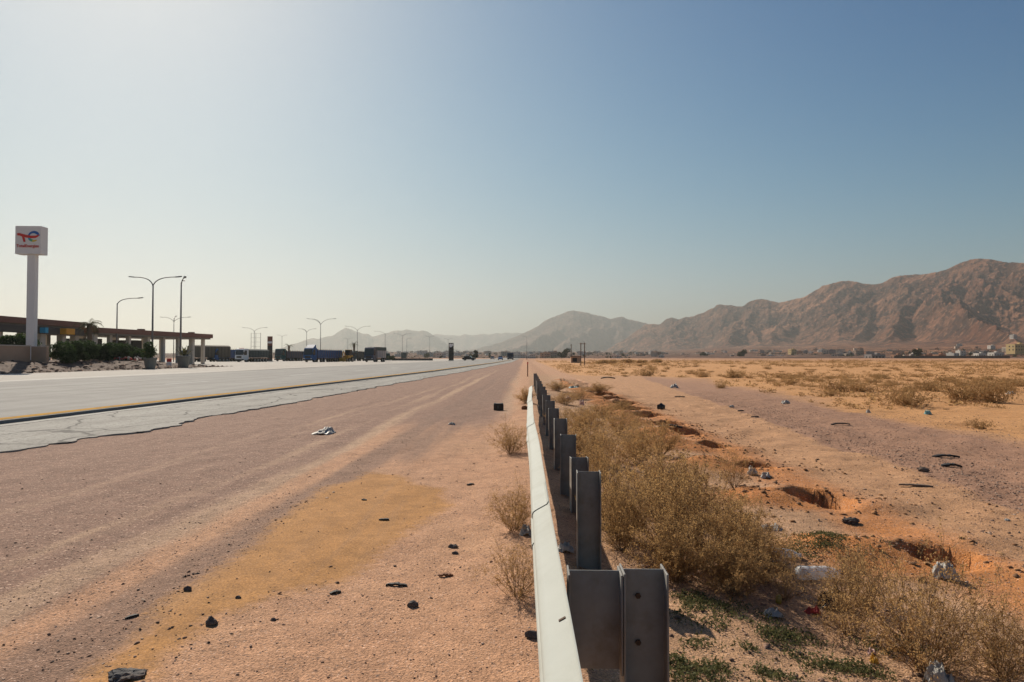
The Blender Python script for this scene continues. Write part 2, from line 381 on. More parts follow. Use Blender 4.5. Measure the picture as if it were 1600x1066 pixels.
def asphalt(name, a, b, streak=0.35, spec=0.12, rough=0.85, crack=0):
    t = NT(name)
    nT = t.noise(1.0, 6, 0.6, t.mapping(t.pos, (1.6, 0.05, 1))); nM = t.noise(0.6, 6, 0.65, t.pos); nF = t.noise(60, 3, 0.6, t.pos)
    f = t.math('ADD', t.math('MULTIPLY', nT, 0.6), t.math('MULTIPLY', nM, 0.4))
    c = t.mix(t.ramp(f, 0.35, 0.65), a, b)
    c = t.mix(t.ramp(t.noise(3.0, 6, 0.7, t.pos), 0.58, 0.75, 0, streak), c, tuple(x*0.55 for x in a))
    c = t.mix(1.0, c, t.ramp(nF, 0.3, 0.7, 0.8, 1.2), 'MULTIPLY')
    if crack:
        wv = t.t.nodes.new('ShaderNodeVectorMath'); wv.operation = 'ADD'; sc_ = t.t.nodes.new('ShaderNodeVectorMath'); sc_.operation = 'SCALE'; sc_.inputs['Scale'].default_value = 0.5
        nn = t.t.nodes.new('ShaderNodeTexNoise'); nn.inputs['Scale'].default_value = 1.3; nn.inputs['Detail'].default_value = 5; t.link(t.pos, nn.inputs['Vector']); t.link(nn.outputs['Color'], sc_.inputs[0]); t.link(t.pos, wv.inputs[0]); t.link(sc_.outputs[0], wv.inputs[1])
        e = t.vor(0.55, wv.outputs[0], 'Distance', 'DISTANCE_TO_EDGE')
        c = t.mix(t.ramp(e, 0.02, 0.006, 0, crack), c, (0.07, 0.065, 0.06))
        g = t.sep(t.vor(24, t.pos, 'Color'))[0]; c = t.mix(t.ramp(g, 0.8, 0.9, 0, 0.5), c, (0.13, 0.12, 0.11))
        c = t.mix(t.ramp(t.noise(1.6, 6, 0.7, t.mapping(t.pos, (1, .35, 1))), 0.55, 0.7, 0, .55), c, (0.20, 0.18, 0.16))
    t.color(c); t.bump(t.math('ADD', nF, t.noise(20, 3, 0.6, t.pos)), 0.35, 0.01)
    return t.set(rough, 0, spec)
M['road'] = asphalt('carriageway_asphalt', (0.235, 0.222, 0.205), (0.325, 0.31, 0.285))
M['hard_shoulder'] = asphalt('pale_hard_shoulder', (0.275, 0.258, 0.23), (0.37, 0.352, 0.315), 0.5, crack=.8)
M['apron'] = asphalt('parking_apron', (0.38, 0.345, 0.30), (0.47, 0.43, 0.38))
def worn_paint(name, c, worn, lo=0.5, hi=0.62):
    t = NT(name); f = t.ramp(t.noise(5, 6, 0.7, t.pos), lo, hi)
    t.color(t.mix(f, c, worn)); return t.set(0.95, 0, 0.05)
M['paint_yellow'] = worn_paint('worn_yellow_paint', (0.50, 0.27, 0.045), (0.30, 0.19, 0.08))
M['paint_white'] = worn_paint('worn_white_paint', (0.62, 0.61, 0.57), (0.30, 0.28, 0.25), 0.55, 0.7)
M['tar'] = simple('tar_seal', (0.05, 0.045, 0.04), 0.7, 0, 0.4, 3)
def mountain_material(name, a, b, dark, sc=1.0):
    t = NT(name)
    n1 = t.noise(0.0016*sc, 7, 0.62, t.pos); n2 = t.noise(0.017*sc, 7, 0.72, t.pos); n3 = t.noise(0.05*sc, 5, 0.7, t.pos)
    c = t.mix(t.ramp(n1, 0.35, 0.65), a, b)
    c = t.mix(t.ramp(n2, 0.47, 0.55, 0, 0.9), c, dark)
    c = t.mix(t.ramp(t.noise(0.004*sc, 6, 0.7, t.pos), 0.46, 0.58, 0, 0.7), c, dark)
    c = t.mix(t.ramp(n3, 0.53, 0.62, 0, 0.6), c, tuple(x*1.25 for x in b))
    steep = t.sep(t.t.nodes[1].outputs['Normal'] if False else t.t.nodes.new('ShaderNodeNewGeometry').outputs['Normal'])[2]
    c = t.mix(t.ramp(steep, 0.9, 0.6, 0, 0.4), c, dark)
    t.color(c)
    t.bump(t.math('ADD', n2, t.math('MULTIPLY', n3, 0.35)), 1.0, 22.0/sc)
    return t.set(0.95, 0, 0.1)
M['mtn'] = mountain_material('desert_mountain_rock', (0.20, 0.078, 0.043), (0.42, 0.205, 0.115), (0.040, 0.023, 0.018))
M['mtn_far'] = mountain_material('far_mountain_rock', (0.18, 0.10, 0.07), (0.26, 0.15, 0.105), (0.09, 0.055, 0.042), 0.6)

# ------------------------------------------------------------------ the ground, one sheet to the horizon
HOLES = [(3.24, 5.5, .32, .34), (3.22, 7.6, .32, .44), (3.26, 9.75, .24, .26), (3.22, 11.75, .22, .22), (3.22, 13.6, .36, .34),
         (3.25, 15.6, .36, .36), (3.2, 17.8, .4, .36), (3.2, 20.0, .4, .4), (3.2, 22.2, .45, .4), (3.2, 24.3, .45, .4), (3.15, 26.5, .5, .45), (3.1, 28.8, .5, .5), (3.1, 31.2, .5, .5), (3.0, 34, .55, .6), (3.0, 37, .6, .6), (3.0, 40.5, .6, .7), (2.95, 44.5, .7, .8)]
def crack_x(y):                       # ragged edge of the pale hard shoulder
    base = -7.45 + 0.032 * np.minimum(y, 70) - 0.0 * y
    return base - 0.55 * sst(9.0, 3.0, y) + 0.30 * (fbm(y * 0.55, y * 0 + 3.3, 5, 4) - 0.5) * 1.6 + 0.30 * (fbm(y * 3.1, y * 0 + 9.1, 8, 4) - 0.5) + 0.16 * (np.floor(3 * vn(y * 0.55, y * 0 + 2.2, 31)) / 2 - 0.5) + 0.28 * sst(11.6, 11.9, y) - 0.28 * sst(12.1, 15.5, y)
def road_x(y):                        # drift of the road relative to the guardrail
    return 0.045 * np.minimum(y, 60) + 0.022 * np.clip(y - 60, 0, 90) + 0.006 * np.clip(y - 150, 0, 400)
PATCH_PX = [(100,1090),(190,1010),(262,938),(330,890),(400,845),(450,800),(500,765),(575,740),(622,742),(645,757),(690,765),(702,790),(640,832),(590,872),(540,905),(450,925),(400,945),(350,962),(290,1002),(235,1050),(200,1090)]
PATCH = [(at_z(*p).x, at_z(*p).y) for p in PATCH_PX]
def poly_sd(x, y, poly):
    d = np.full(x.shape, 1e9); inside = np.zeros(x.shape, bool); n = len(poly)
    for i in range(n):
        ax, ay = poly[i]; bx, by = poly[(i+1) % n]; ex, ey = bx-ax, by-ay
        t = np.clip(((x-ax)*ex + (y-ay)*ey) / (ex*ex+ey*ey), 0, 1)
        d = np.minimum(d, np.hypot(x-ax-ex*t, y-ay-ey*t))
        c = ((ay > y) != (by > y)) & (x < (bx-ax)*(y-ay)/(by-ay+1e-12)+ax); inside ^= c
    return np.where(inside, d, -d)

def gz(x, y):
    x = np.asarray(x, float); y = np.asarray(y, float)
    z = -0.20 * sst(0.55, 2.2, x) - 0.06 * sst(0.3, 0.9, x) * sst(12, 3, y)
    near = sst(60, 20, y) * sst(40, 14, np.abs(x))
    z = z + near * sst(0.3, 0.8, x) * 0.07 * (fbm(x*1.3, y*1.3, 3, 4) - 0.5) * 2
    z = z + near * 0.022 * (fbm(x*2.6, y*1.6, 7, 4) - 0.5) * 2
    z = z + near * sst(-0.6, 0.05, x) * sst(0.5, 0.2, x) * 0.05
    f = sst(8, 14, x) * sst(2000, 300, y)
    z = z + f * 0.55 * (fbm(x/9.0, y/9.0, 11, 3) - 0.5)
    z = z + f * 0.22 * (fbm(x/2.2, y/2.2, 12, 3) - 0.5) * sst(90, 40, y)
    for i, (hx, hy, rx, ry) in enumerate(HOLES):
        wob = 1 + 0.35 * (fbm(x*5, y*5, 40+i, 3) - 0.5) * 2
        d = np.hypot((x-hx)/rx, (y-hy)/ry) / wob
        z = z - (.5, .95, .6, .36, .4, .4, .4, .4, .4, .4, .4, .4, .4, .4, .4, .4, .4)[i] * sst(1.04, 0.84, d)
        dm = np.hypot((x-hx+0.72)/0.62, (y-hy+0.05)/0.5)
        z = z + 0.15 * np.exp(-dm*dm*1.6) * (0.6 + 0.9*fbm(x*4, y*4, 21, 4)) * (d > 0.9)
        z = z + (0.03 + .0045*hy) * np.exp(-((x-hx+.05)/(rx*1.25))**2 - ((y-hy-ry-.14)/(.13+.008*hy))**2) * (0.6 + .8*fbm(x*6, y*6, 50+i, 3))
        dm2 = np.hypot((x-hx-0.5)/0.5, (y-hy+0.35)/0.35)
        z = z + 0.06 * np.exp(-dm2*dm2*1.6) * (d > 0.9)
    return z
def gz1(x, y): return float(gz(np.array([x]), np.array([y]))[0])

def axis(lo, hi, d0, d1, step, grow):
    a = list(np.arange(d0, d1 + 1e-6, step)); s = step; x = d1
    while x < hi: s *= grow; x += s; a.append(min(x, hi))
    s = step; x = d0; b = []
    while x > lo: s *= grow; x -= s; b.append(max(x, lo))
    return np.array(b[::-1] + a)
def grid_mesh(name, X, Y, Z, mat, smooth=True):
    ny, nx = X.shape
    me = bpy.data.meshes.new(name)
    me.vertices.add(nx*ny); me.vertices.foreach_set('co', np.stack([X, Y, Z], -1).astype(np.float32).ravel())
    idx = np.arange(nx*ny).reshape(ny, nx)
    q = np.stack([idx[:-1, :-1], idx[:-1, 1:], idx[1:, 1:], idx[1:, :-1]], -1).reshape(-1, 4)
    me.loops.add(q.size); me.loops.foreach_set('vertex_index', q.ravel().astype(np.int32))
    me.polygons.add(len(q)); me.polygons.foreach_set('loop_start', np.arange(0, q.size, 4, dtype=np.int32))
    me.polygons.foreach_set('loop_total', np.full(len(q), 4, np.int32))
    me.polygons.foreach_set('use_smooth', np.full(len(q), smooth))
    me.update(calc_edges=True); me.validate()
    me.materials.append(mat)
    o = bpy.data.objects.new(name, me); COL.objects.link(o); return o
def set_attr(o, name, r, g, b):
    a = o.data.color_attributes.new(name, 'FLOAT_COLOR', 'POINT')
    d = np.stack([r, g, b, np.ones_like(r)], -1).astype(np.float32); a.data.foreach_set('color', d.ravel())

gx = axis(-15500, 15500, -5.0, 7.0, 0.07, 1.09); gy = axis(-1500, 15500, 1.4, 26.0, 0.08, 1.045)
GX, GY = np.meshgrid(gx, gy); GZ = gz(GX, GY)
ground = grid_mesh('ground', GX, GY, GZ, M['ground']); tag(ground, kind='structure')
x, y = GX.ravel(), GY.ravel()
w = (fbm(x*0.6, y*0.25, 61, 4) - 0.5) * 1.2
pinkm = sst(-2.3, -2.9, x + w*0.35) * sst(3000, 600, y)
pinkm = np.maximum(pinkm, sst(9, 16, y) * sst(0.1, -1.0, x + w*0.5) * 0.75 * sst(3000, 600, y))
pinkm = pinkm * sst(-9.5, -8.5, x - road_x(y)) + sst(-9, -10, x - road_x(y)) * 0.3
patch = np.clip(0.5 + poly_sd(x, y, PATCH) / 0.5, 0, 1)
xr = x + 0.05*np.sin(y*0.5)
lt = 0.58*np.exp(-((xr + 2.72)/0.27)**2) + 0.35*np.exp(-((xr + 3.3)/0.2)**2) + 0.3*np.exp(-((xr + 4.5 - 0.02*np.minimum(y, 40))/0.5)**2) + 0.3*np.exp(-((xr + 1.55)/0.18)**2)*sst(7, 11, y)
lt = lt * sst(120, 30, y) + 0.5*np.exp(-((x+0.5)/0.45)**2) * sst(12, 18, y) * sst(80, 40, y)
set_attr(ground, 'za', pinkm, patch, np.clip(lt, 0, 1))
dk = np.exp(-((xr + 2.12 - 0.012*np.minimum(y, 30))/0.27)**2) * 0.95 * sst(70, 20, y) + 0.45*np.exp(-((xr + 3.0)/0.12)**2) * sst(60, 20, y)
dk = np.maximum(dk, 0.6*np.exp(-((x + 1.9 - 0.03*np.minimum(y, 30))/0.7)**2) * sst(7.2, 9.5, y) * sst(60, 25, y))
sp = np.zeros_like(x)
for (hx, hy, rx, ry) in HOLES:
    sp = np.maximum(sp, 1.1*np.exp(-(((x-hx+0.35)/0.95)**2 + ((y-hy+0.1)/0.62)**2)))
sp = np.maximum(sp, 0.62*np.exp(-((x-3.35)/0.75)**2) * sst(3, 4.5, y) * sst(40, 25, y))
edge = 8.6 + 0.09*np.minimum(np.clip(y-10, 0, 1e9), 60) + 2.4*(fbm(x*0.3, y*0.16, 77, 4)-0.5)
des = sst(-1.2, 1.6, x - edge) * 1.0
des = np.maximum(des, sst(48, 62, y + 6*(fbm(x*0.15, y*0.05, 78, 3)-0.5)) * sst(2, 6, x))
set_attr(ground, 'zb', dk, sp, des)
soil = sst(0.0, 0.5, x) * sst(3.6, 2.4, x) * sst(80, 30, y)
gc = 5.15 + 0.084*(y-8) + .5*(fbm(x*.5, y*.3, 71, 3)-.5)
gs = sst(gc-.35, gc+.15, x) * (0.62 + .5*np.exp(-((x-gc-.5)/.7)**2)) * sst(gc+5.5, gc+2.0, x) * sst(70, 35, y) + 0.5*np.exp(-((x - 7.6 - 0.08*(y-8)) / 0.4)**2) * sst(45, 20, y)
trk = sst(3.2, 4.2, x) * sst(1.0, -0.6, x - edge)
set_attr(ground, 'zc', soil, np.clip(gs, 0, 1), trk)

# ------------------------------------------------------------------ road: slabs lying on the ground sheet
def strip(name, ys, xl, xr, z0, z1, mat, nseg=1, skirt_r=True, skirt_l=False):
    mb = MB(); n = len(ys); vs = []
    for i, yy in enumerate(ys):
        for k in range(nseg + 1): vs.append((xl[i] + (xr[i]-xl[i])*k/nseg, yy, z1))
    fs = []
    for i in range(n-1):
        for k in range(nseg):
            a = i*(nseg+1)+k; fs.append((a, a+1, a+nseg+2, a+nseg+1))
    mb.add(vs, fs)
    if skirt_r: mb.add([(xr[i], ys[i], z1) for i in range(n)] + [(xr[i], ys[i], z0) for i in range(n)], [(i, n+i, n+i+1, i+1) for i in range(n-1)])
    if skirt_l: mb.add([(xl[i], ys[i], z1) for i in range(n)] + [(xl[i], ys[i], z0) for i in range(n)], [(i, i+1, n+i+1, n+i) for i in range(n-1)])
    o = mb.build(name, mat, recalc=False); return o
yr = np.concatenate([np.arange(-20, 2, 2.0), np.arange(2, 40, 0.05), np.arange(40, 160, 1.0), np.arange(160, 900, 10.0)])
RD = road_x(yr)
YL = -11.0                                             # yellow line offset before drift
cx = crack_x(yr) ; cx = np.where(yr > 70, cx + 0.022*np.clip(yr-70, 0, 90), cx)
sh = strip('hard_shoulder', yr, RD + YL - 0.3, cx, -0.05, 0.026, M['hard_shoulder'], 2); tag(sh, kind='structure')
rd = strip('road', yr, RD - 27.6, RD + YL + 0.16 + 0.05*(fbm(yr*1.2, yr*0, 4, 3)-0.5), 0.0, 0.10, M['road'], 6, True, True); tag(rd, kind='structure')
tr = strip('tar_joint', yr, RD + YL + 0.10, RD + YL + 0.50 + 0.22*(fbm(yr*0.8, yr*0, 14, 4)-0.5), 0.026, 0.031, M['tar'], 1); tag(tr, kind='structure')
yl = strip('yellow_edge_line', yr, RD + YL - 0.30, RD + YL + 0.06, 0.1, 0.104, M['paint_yellow'], 1, False); tag(yl, kind='structure')
wl = strip('white_edge_line', yr, RD*0.2 - 27.2 + 0.0*yr, RD*0.2 - 26.75, 0.1, 0.104, M['paint_white'], 1, False); tag(wl, kind='structure')
mb = MB()
for k in range(9):
    y0 = 15.9 + 14.6*k; xa = float(road_x(np.array([y0]))[0]); xb = float(road_x(np.array([y0+3.9]))[0])
    mb.add([(-17.7+xa, y0, .104), (-17.5+xa, y0, .104), (-17.5+xb, y0+3.9, .104), (-17.7+xb, y0+3.9, .104)], [(0, 1, 2, 3)])
dash = mb.build('lane_dashes', M['paint_white'], recalc=False); tag(dash, kind='structure')
ap = strip('parking_apron', np.arange(20, 420, 10.0), np.full(40, -150.0), np.full(40, -27.0)+road_x(np.arange(20, 420, 10.0))*0.6, 0, 0.03, M['apron'], 8); tag(ap, kind='structure')
# raised rubble verge in front of the station
vx = np.linspace(-56, -39.2, 60); vy = np.linspace(30, 96, 160)
VX, VY = np.meshgrid(vx, vy)
tip = sst(96, 84, VY)
vz = 0.02 + tip * sst(-39.3, -44.8, VX + 0.8*(fbm(VY*0.3, VX*0.3, 5, 3)-0.5)) * (0.75 * sst(93, 76, VY) + 0.1) * sst(-56, -55, VX)
vz = vz + tip * 0.30 * (fbm(VX*1.6, VY*1.6, 9, 4) - 0.4) * sst(-39.3, -40.6, VX) * sst(-55.9, -54, VX)
M['rubble'] = simple('rubble_verge', (0.12, 0.08, 0.06), 0.95, 0, 0.5, 1.5, bump=1.0, bscale=8, dirt=(0.25, 0.18, 0.13), dirt_amt=0.7)
vg = grid_mesh('verge', VX, VY, vz, M['rubble']); tag(vg, kind='structure')
def vgz(X, Y):
    i = int(np.clip(round((Y-30)/66*159), 0, 159)); j = int(np.clip(round((X+56)/16.8*59), 0, 59)); return float(vz[i, j])

# ------------------------------------------------------------------ mountains
def mrange(name, pts, rc_of, r0, seed, nu, nf, nb, amp, mat, fan=0.12, tf0=0.5, back=1.5, spur=420.):
    px = np.linspace(pts[0][0], pts[-1][0], nu)
    py = np.interp(px, [p[0] for p in pts], [p[1] for p in pts])
    py = py + 2.2*(fbm(px/9.0, px*0 + seed, seed, 4, .6) - .5)
    dirs = [ray(a, b) for a, b in zip(px, py)]
    hd = np.array([math.hypot(d.x, d.y) for d in dirs]); ux = np.array([d.x for d in dirs])/hd; uy = np.array([d.y for d in dirs])/hd
    tanel = np.array([d.z for d in dirs])/hd
    rc = np.array([rc_of(p) for p in px]); H = CAMZ + rc*tanel
    t = np.concatenate([np.linspace(0, 1, nf), np.linspace(1, back, nb+1)[1:]])
    T, _ = np.meshgrid(t, px, indexing='ij'); RC = rc[None, :]; HH = np.maximum(H, 1)[None, :]
    R = r0 + (RC - r0) * T
    X = R*ux[None, :]; Y = R*uy[None, :]
    S = (px[None, :]-px[0])/F * RC.mean() + 0*T        # distance along the range
    D = RC - R                                         # distance in front of the crest
    fz = fan*HH*(np.clip(T/0.75, 0, 1))**1.3
    wS = S + spur*0.55*(fbm(X/(spur*1.1), Y/(spur*1.1), seed+3, 4)-0.5)*np.clip(np.abs(D)/(spur*.5), 0, 1) + spur*.12*(fbm(X/(spur*.2), Y/(spur*.2), seed+4, 3)-0.5)
    wD = D + spur*0.25*(fbm(X/(spur*.6), Y/(spur*.6), seed+5, 4)-0.5)*np.clip(D/(spur*.6), 0, 1)
    Z = HH - np.maximum(wD, 0)*0.62*(1 - 0.28*np.clip(wD/1500, 0, 1))
    rr_ = random.Random(seed); s0 = -spur
    Smax = float(S.max())
    while s0 < Smax + spur:
        Hs = float(np.interp(s0, S[0], HH[0])); L = Hs*rr_.uniform(2.2, 4.6); lean = rr_.uniform(-.45, .45); drop = rr_.uniform(.90, .99); st = rr_.uniform(.42, .62)
        d = np.clip(wD, 0, None); cen = s0 + lean*d + spur*.25*np.sin(d/spur*1.3 + s0)
        bumpy = 1 + 0.10*(fbm(d/(spur*.35), d*0 + s0*.01, seed+40, 3)-0.5)*2
        h = Hs*drop*bumpy*(1 - np.clip(d/L, 0, 1.2)**0.85) - st*np.abs(wS - cen)
        Z = np.maximum(Z, np.where(D > 0, h, -1e3)); s0 += spur*rr_.uniform(.38, .95)
    up = np.clip((Z - fz)/(0.35*HH), 0, 1)
    rg = ridged(X/(spur*.34), Y/(spur*.34), seed+20, 5, 0.55); rg2 = ridged(X/(spur*.09), Y/(spur*.09), seed+21, 3, 0.55)
    Z = Z + amp*HH*up*(rg - 0.5)*np.clip(D/(spur*.35), 0.05, 1) + amp*.42*HH*up*(rg2 - .5)*np.clip(D/(spur*.2), .15, 1)
    k = 0.05*HH; Z = fz + 0.5*((Z - fz) + np.sqrt((Z - fz)**2 + k*k))
    Z = np.where(T <= 1, np.minimum(Z, HH*np.clip(R/RC, 0, 1)*(0.985 + 0.015*T)), Z)
    m = np.clip((T - .5)/.5, 0, 1)
    bb = np.clip((T-1)/(back-1), 0, 1)
    Z = np.where(T > 1, HH*(1 - bb*0.9) + 0.1*HH*(rg-0.4)*bb, Z)
    Z = Z + 0.8*np.clip(m*8, 0, 1)*(fbm(X/40, Y/40, seed+30, 3)-0.5)
    Z = Z - 2.5*sst(0.06, 0.0, T)
    o = grid_mesh(name, X, Y, Z, mat); tag(o, kind='structure')
    return (px, t, X, Y, Z)
RIGHT = [(930,556),(955,543),(985,524),(1008,508),(1020,506),(1032,507),(1041,499),(1050,496),(1061,499),(1072,496),(1083,494),(1100,488),(1115,481),(1120,476),(1126,475),(1133,477),(1142,477),(1152,479),(1160,479),(1172,471),(1182,468),(1190,467),(1198,468),(1208,471),(1217,473),(1235,469),(1255,465),(1270,456),(1285,447),(1300,443),(1316,439),(1327,438),(1337,440),(1347,443),(1362,444),(1378,443),(1390,436),(1405,431),(1420,429),(1440,429),(1460,426),(1478,421),(1492,415),(1505,409),(1518,405),(1533,404),(1548,405),(1562,408),(1578,410),(1600,411),(1640,404),(1690,412),(1760,425),(1900,440)]
rng = random.Random(4)
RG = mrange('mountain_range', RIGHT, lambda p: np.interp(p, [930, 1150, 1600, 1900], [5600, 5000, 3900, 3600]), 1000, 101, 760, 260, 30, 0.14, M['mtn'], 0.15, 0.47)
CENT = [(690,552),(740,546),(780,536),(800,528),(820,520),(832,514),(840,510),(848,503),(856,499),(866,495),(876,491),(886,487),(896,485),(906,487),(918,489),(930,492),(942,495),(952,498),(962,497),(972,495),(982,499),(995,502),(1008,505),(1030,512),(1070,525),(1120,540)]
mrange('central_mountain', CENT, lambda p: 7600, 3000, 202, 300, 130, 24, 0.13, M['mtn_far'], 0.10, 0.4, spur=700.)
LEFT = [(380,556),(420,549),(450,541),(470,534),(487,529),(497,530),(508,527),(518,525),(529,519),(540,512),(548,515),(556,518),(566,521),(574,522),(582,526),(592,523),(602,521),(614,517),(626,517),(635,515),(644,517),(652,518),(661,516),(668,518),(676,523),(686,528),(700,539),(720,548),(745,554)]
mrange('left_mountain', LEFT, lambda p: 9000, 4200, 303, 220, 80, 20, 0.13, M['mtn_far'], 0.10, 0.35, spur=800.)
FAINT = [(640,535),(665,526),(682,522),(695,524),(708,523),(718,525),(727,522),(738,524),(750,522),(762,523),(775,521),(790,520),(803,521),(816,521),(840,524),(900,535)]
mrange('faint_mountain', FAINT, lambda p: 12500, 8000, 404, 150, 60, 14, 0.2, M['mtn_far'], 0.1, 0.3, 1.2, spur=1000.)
TX, TYv = np.meshgrid(np.linspace(-1500, 1000, 60), np.linspace(560, 5200, 60))
rise = grid_mesh('town_rise', TX, TYv, -1.2 + np.clip(TYv-650, 0, 1e9)*.0095*sst(1000, 500, TX)*sst(-1500, -900, TX)*sst(5200, 3200, TYv) + 1.0*sst(560, 700, TYv)*sst(1000, 600, TX)*sst(-1500, -1000, TX), M['mtn_far']); tag(rise, kind='structure')
def fan_z(px, r):
    """height of the alluvial fan of the right range at image column px and distance r"""
    pxs, t, X, Y, Z = RG
    j = int(np.clip(np.searchsorted(pxs, px), 0, len(pxs)-1)); rr = np.hypot(X[:, j], Y[:, j])
    return float(np.interp(r, rr, Z[:, j]))
#@@PART2
# ------------------------------------------------------------------ guardrail
def ipost(name, cx_, cy_, z0, z1, w, fl, t=0.007, parent=None, mat=None, off=(0, 0)):
    """I-section standing upright: web along x, flanges along y"""
    mb = MB(); x0 = -w/2; x1 = w/2
    poly = [(x0, -fl/2), (x0+t, -fl/2), (x0+t, -t/2), (x1-t, -t/2), (x1-t, -fl/2), (x1, -fl/2), (x1, fl/2), (x1-t, fl/2), (x1-t, t/2), (x0+t, t/2), (x0+t, fl/2), (x0, fl/2)]
    mb.prism([(a + off[0], b + off[1]) for a, b in poly], z0, z1, 'z')
    o = mb.build(name, mat or M['galv'], parent)
    bv = o.modifiers.new('edge', 'BEVEL'); bv.width = 0.0015; bv.segments = 1; bv.limit_method = 'ANGLE'
    return o
POSTS = [(0.42, 0.43, .605, .0), (2.40, .427, .612, .0), (4.40, .425, .612, .012), (6.33, .425, .612, -.015), (6.0, .47, .615, .0)]
post_px = [(0.42, None), ]
rp = random.Random(9)
PY = [0.42, 2.40, 4.40, 6.0, 6.6, 8.15, 9.95, 11.6, 13.4, 15.3, 17.2, 19.1, 21.2, 23.3, 25.6, 28.0, 30.6]
PZ = [.60, .612, .615, .47, .60, .615, .60, .605, .60, .61, .60, .59, .60, .60, .61, .6, .6]
PX = [.41, .412, .408, .475, .415, .425, .43, .425, .43, .43, .435, .44, .445, .45, .46, .465, .47]
ORD = ['nearest', 'second nearest', 'third', 'fourth', 'fifth', 'sixth', 'seventh', 'eighth', 'ninth', 'tenth', 'eleventh', 'twelfth', 'thirteenth', 'fourteenth', 'fifteenth', 'last and farthest']
for i, (yy, zz, xx) in enumerate(zip(PY, PZ, PX)):
    g0 = gz1(xx, yy)
    if i == 0: lab = 'steel guardrail post outside the frame carrying the near end of the beam'
    elif i == 1: lab = 'big dark steel guardrail post in the foreground with a spacer block bolted to the beam'
    elif i == 2: lab = 'tall bare steel guardrail post rising behind the foreground spacer block beside the big bush'
    elif i == 3: lab = 'short bare steel guardrail post half hidden in shrub, lower than the one behind it'
    elif i == 4: lab = 'bare steel guardrail post standing just behind the short one in the shrub'
    else: lab = 'bare dark steel guardrail post, %s of the receding row counted from the foreground' % ORD[i-1]
    t = thing('guardrail_post', lab, 'guardrail post', (xx, yy, g0), rp.uniform(-.05, .05), 'guardrail posts in a row')
    if i > 2: t.rotation_euler = (rp.uniform(-.02, .02), rp.uniform(-.025, .025), rp.uniform(-.08, .08))
    ipost('steel_section', 0, 0, -0.25, zz - g0, 0.152, 0.125, parent=t)
    if i < 2:
        ipost('spacer_block', 0, 0, zz - g0 - 0.345, zz - g0 - 0.006, 0.186, 0.115, parent=t, off=(-0.1705, 0.0))
        for dz in (0.09, 0.25):
            mb = MB()
            mb.lathe([(0.011, 0), (0.011, 0.007), (0.008, 0.009)], 6, M=Matrix.Translation((0.02 - 0.09, -0.03 + 0.0, zz - g0 - dz)) @ Matrix.Rotation(-PI/2, 4, 'Y'))
            mb.build('bolt', M['bolt'], t)
            mb = MB(); mb.lathe([(0.010, 0), (0.010, 0.009)], 6, M=Matrix.Translation((-0.02, -0.004, zz - g0 - dz)) @ Matrix.Rotation(PI/2, 4, 'X'))
            mb.build('bolt', M['bolt'], t)
# the beam
prof = [(0.0, 0), (-.006, -.012), (-.060, -.042), (-.077, -.054), (-.083, -.068), (-.083, -.084), (-.076, -.096), (-.012, -.132), (-.002, -.145), (0, -.155)]
prof = prof + [(a, -.31 - b) for a, b in prof[-2::-1]]
ys_ = np.concatenate([np.arange(-2.0, 18.3, 0.25), np.arange(18.3, 19.15, 0.1)])
bx_ = np.interp(ys_, [-2, 1.5, 3.9, 5.5, 7.7, 10, 12, 14.3, 17, 18.4, 19.2], [.128, .124, .13, .12, .112, .114, .125, .15, .18, .2, .215]) + 0.006*np.sin(ys_*1.3)
mb = MB(); n = len(prof)
vs = []
for k, yy in enumerate(ys_):
    roll = 0.75 * float(sst(17.6, 19.1, yy)); zt = 0.600 + 0.008*math.sin(yy*0.9) - 0.02*float(sst(17, 19, yy))
    for side in (0, 1):
        for a, b in prof:
            a2 = a + side*0.0035; b2 = b + 0.155
            vs.append((bx_[k] + a2*math.cos(roll) + b2*math.sin(roll)*0.6, yy, zt - 0.155 + b2*math.cos(roll) - a2*math.sin(roll)))
fs = []; W = 2*n
for k in range(len(ys_)-1):
    for s_ in (0, 1):
        for j in range(n-1):
            a = k*W + s_*n + j; f = (a, a+1, a+1+W, a+W); fs.append(f if s_ else f[::-1])
    for j in (0, n-1):
        a = k*W + j; fs.append((a, a+n, a+n+W, a+W))
for k in (0, len(ys_)-1):
    for j in range(n-1): a = k*W + j; fs.append((a, a+1, a+1+n, a+n))
mb.add(vs, fs)
gb = thing('guardrail_beam', 'long pale zinc guardrail beam running away along the shoulder, its far end twisted loose', 'guardrail', (0, 0, 0))
bo = mb.build('beam_sheet', M['beam'], gb, smooth=True)
es = bo.modifiers.new('es', 'EDGE_SPLIT'); es.split_angle = math.radians(55)
for yy, dx in ((3.72, -.03), (3.86, -.036), (3.98, -.05), (4.07, -.028), (7.9, -.04), (8.05, -.035), (2.0, -.02), (12.1, -.04)):
    mb = MB(); bx0 = float(np.interp(yy, ys_, bx_)); zt = 0.6 + 0.008*math.sin(yy*.9)
    mb.box(-.011, .011, -.006, .006, -.002, .0025, Matrix.Translation((bx0+dx, yy, zt + (dx+.006)*.555 - .0115)) @ Matrix.Rotation(-0.51, 4, 'Y'))
    mb.build('bolt_slot', M['bolt'], gb)

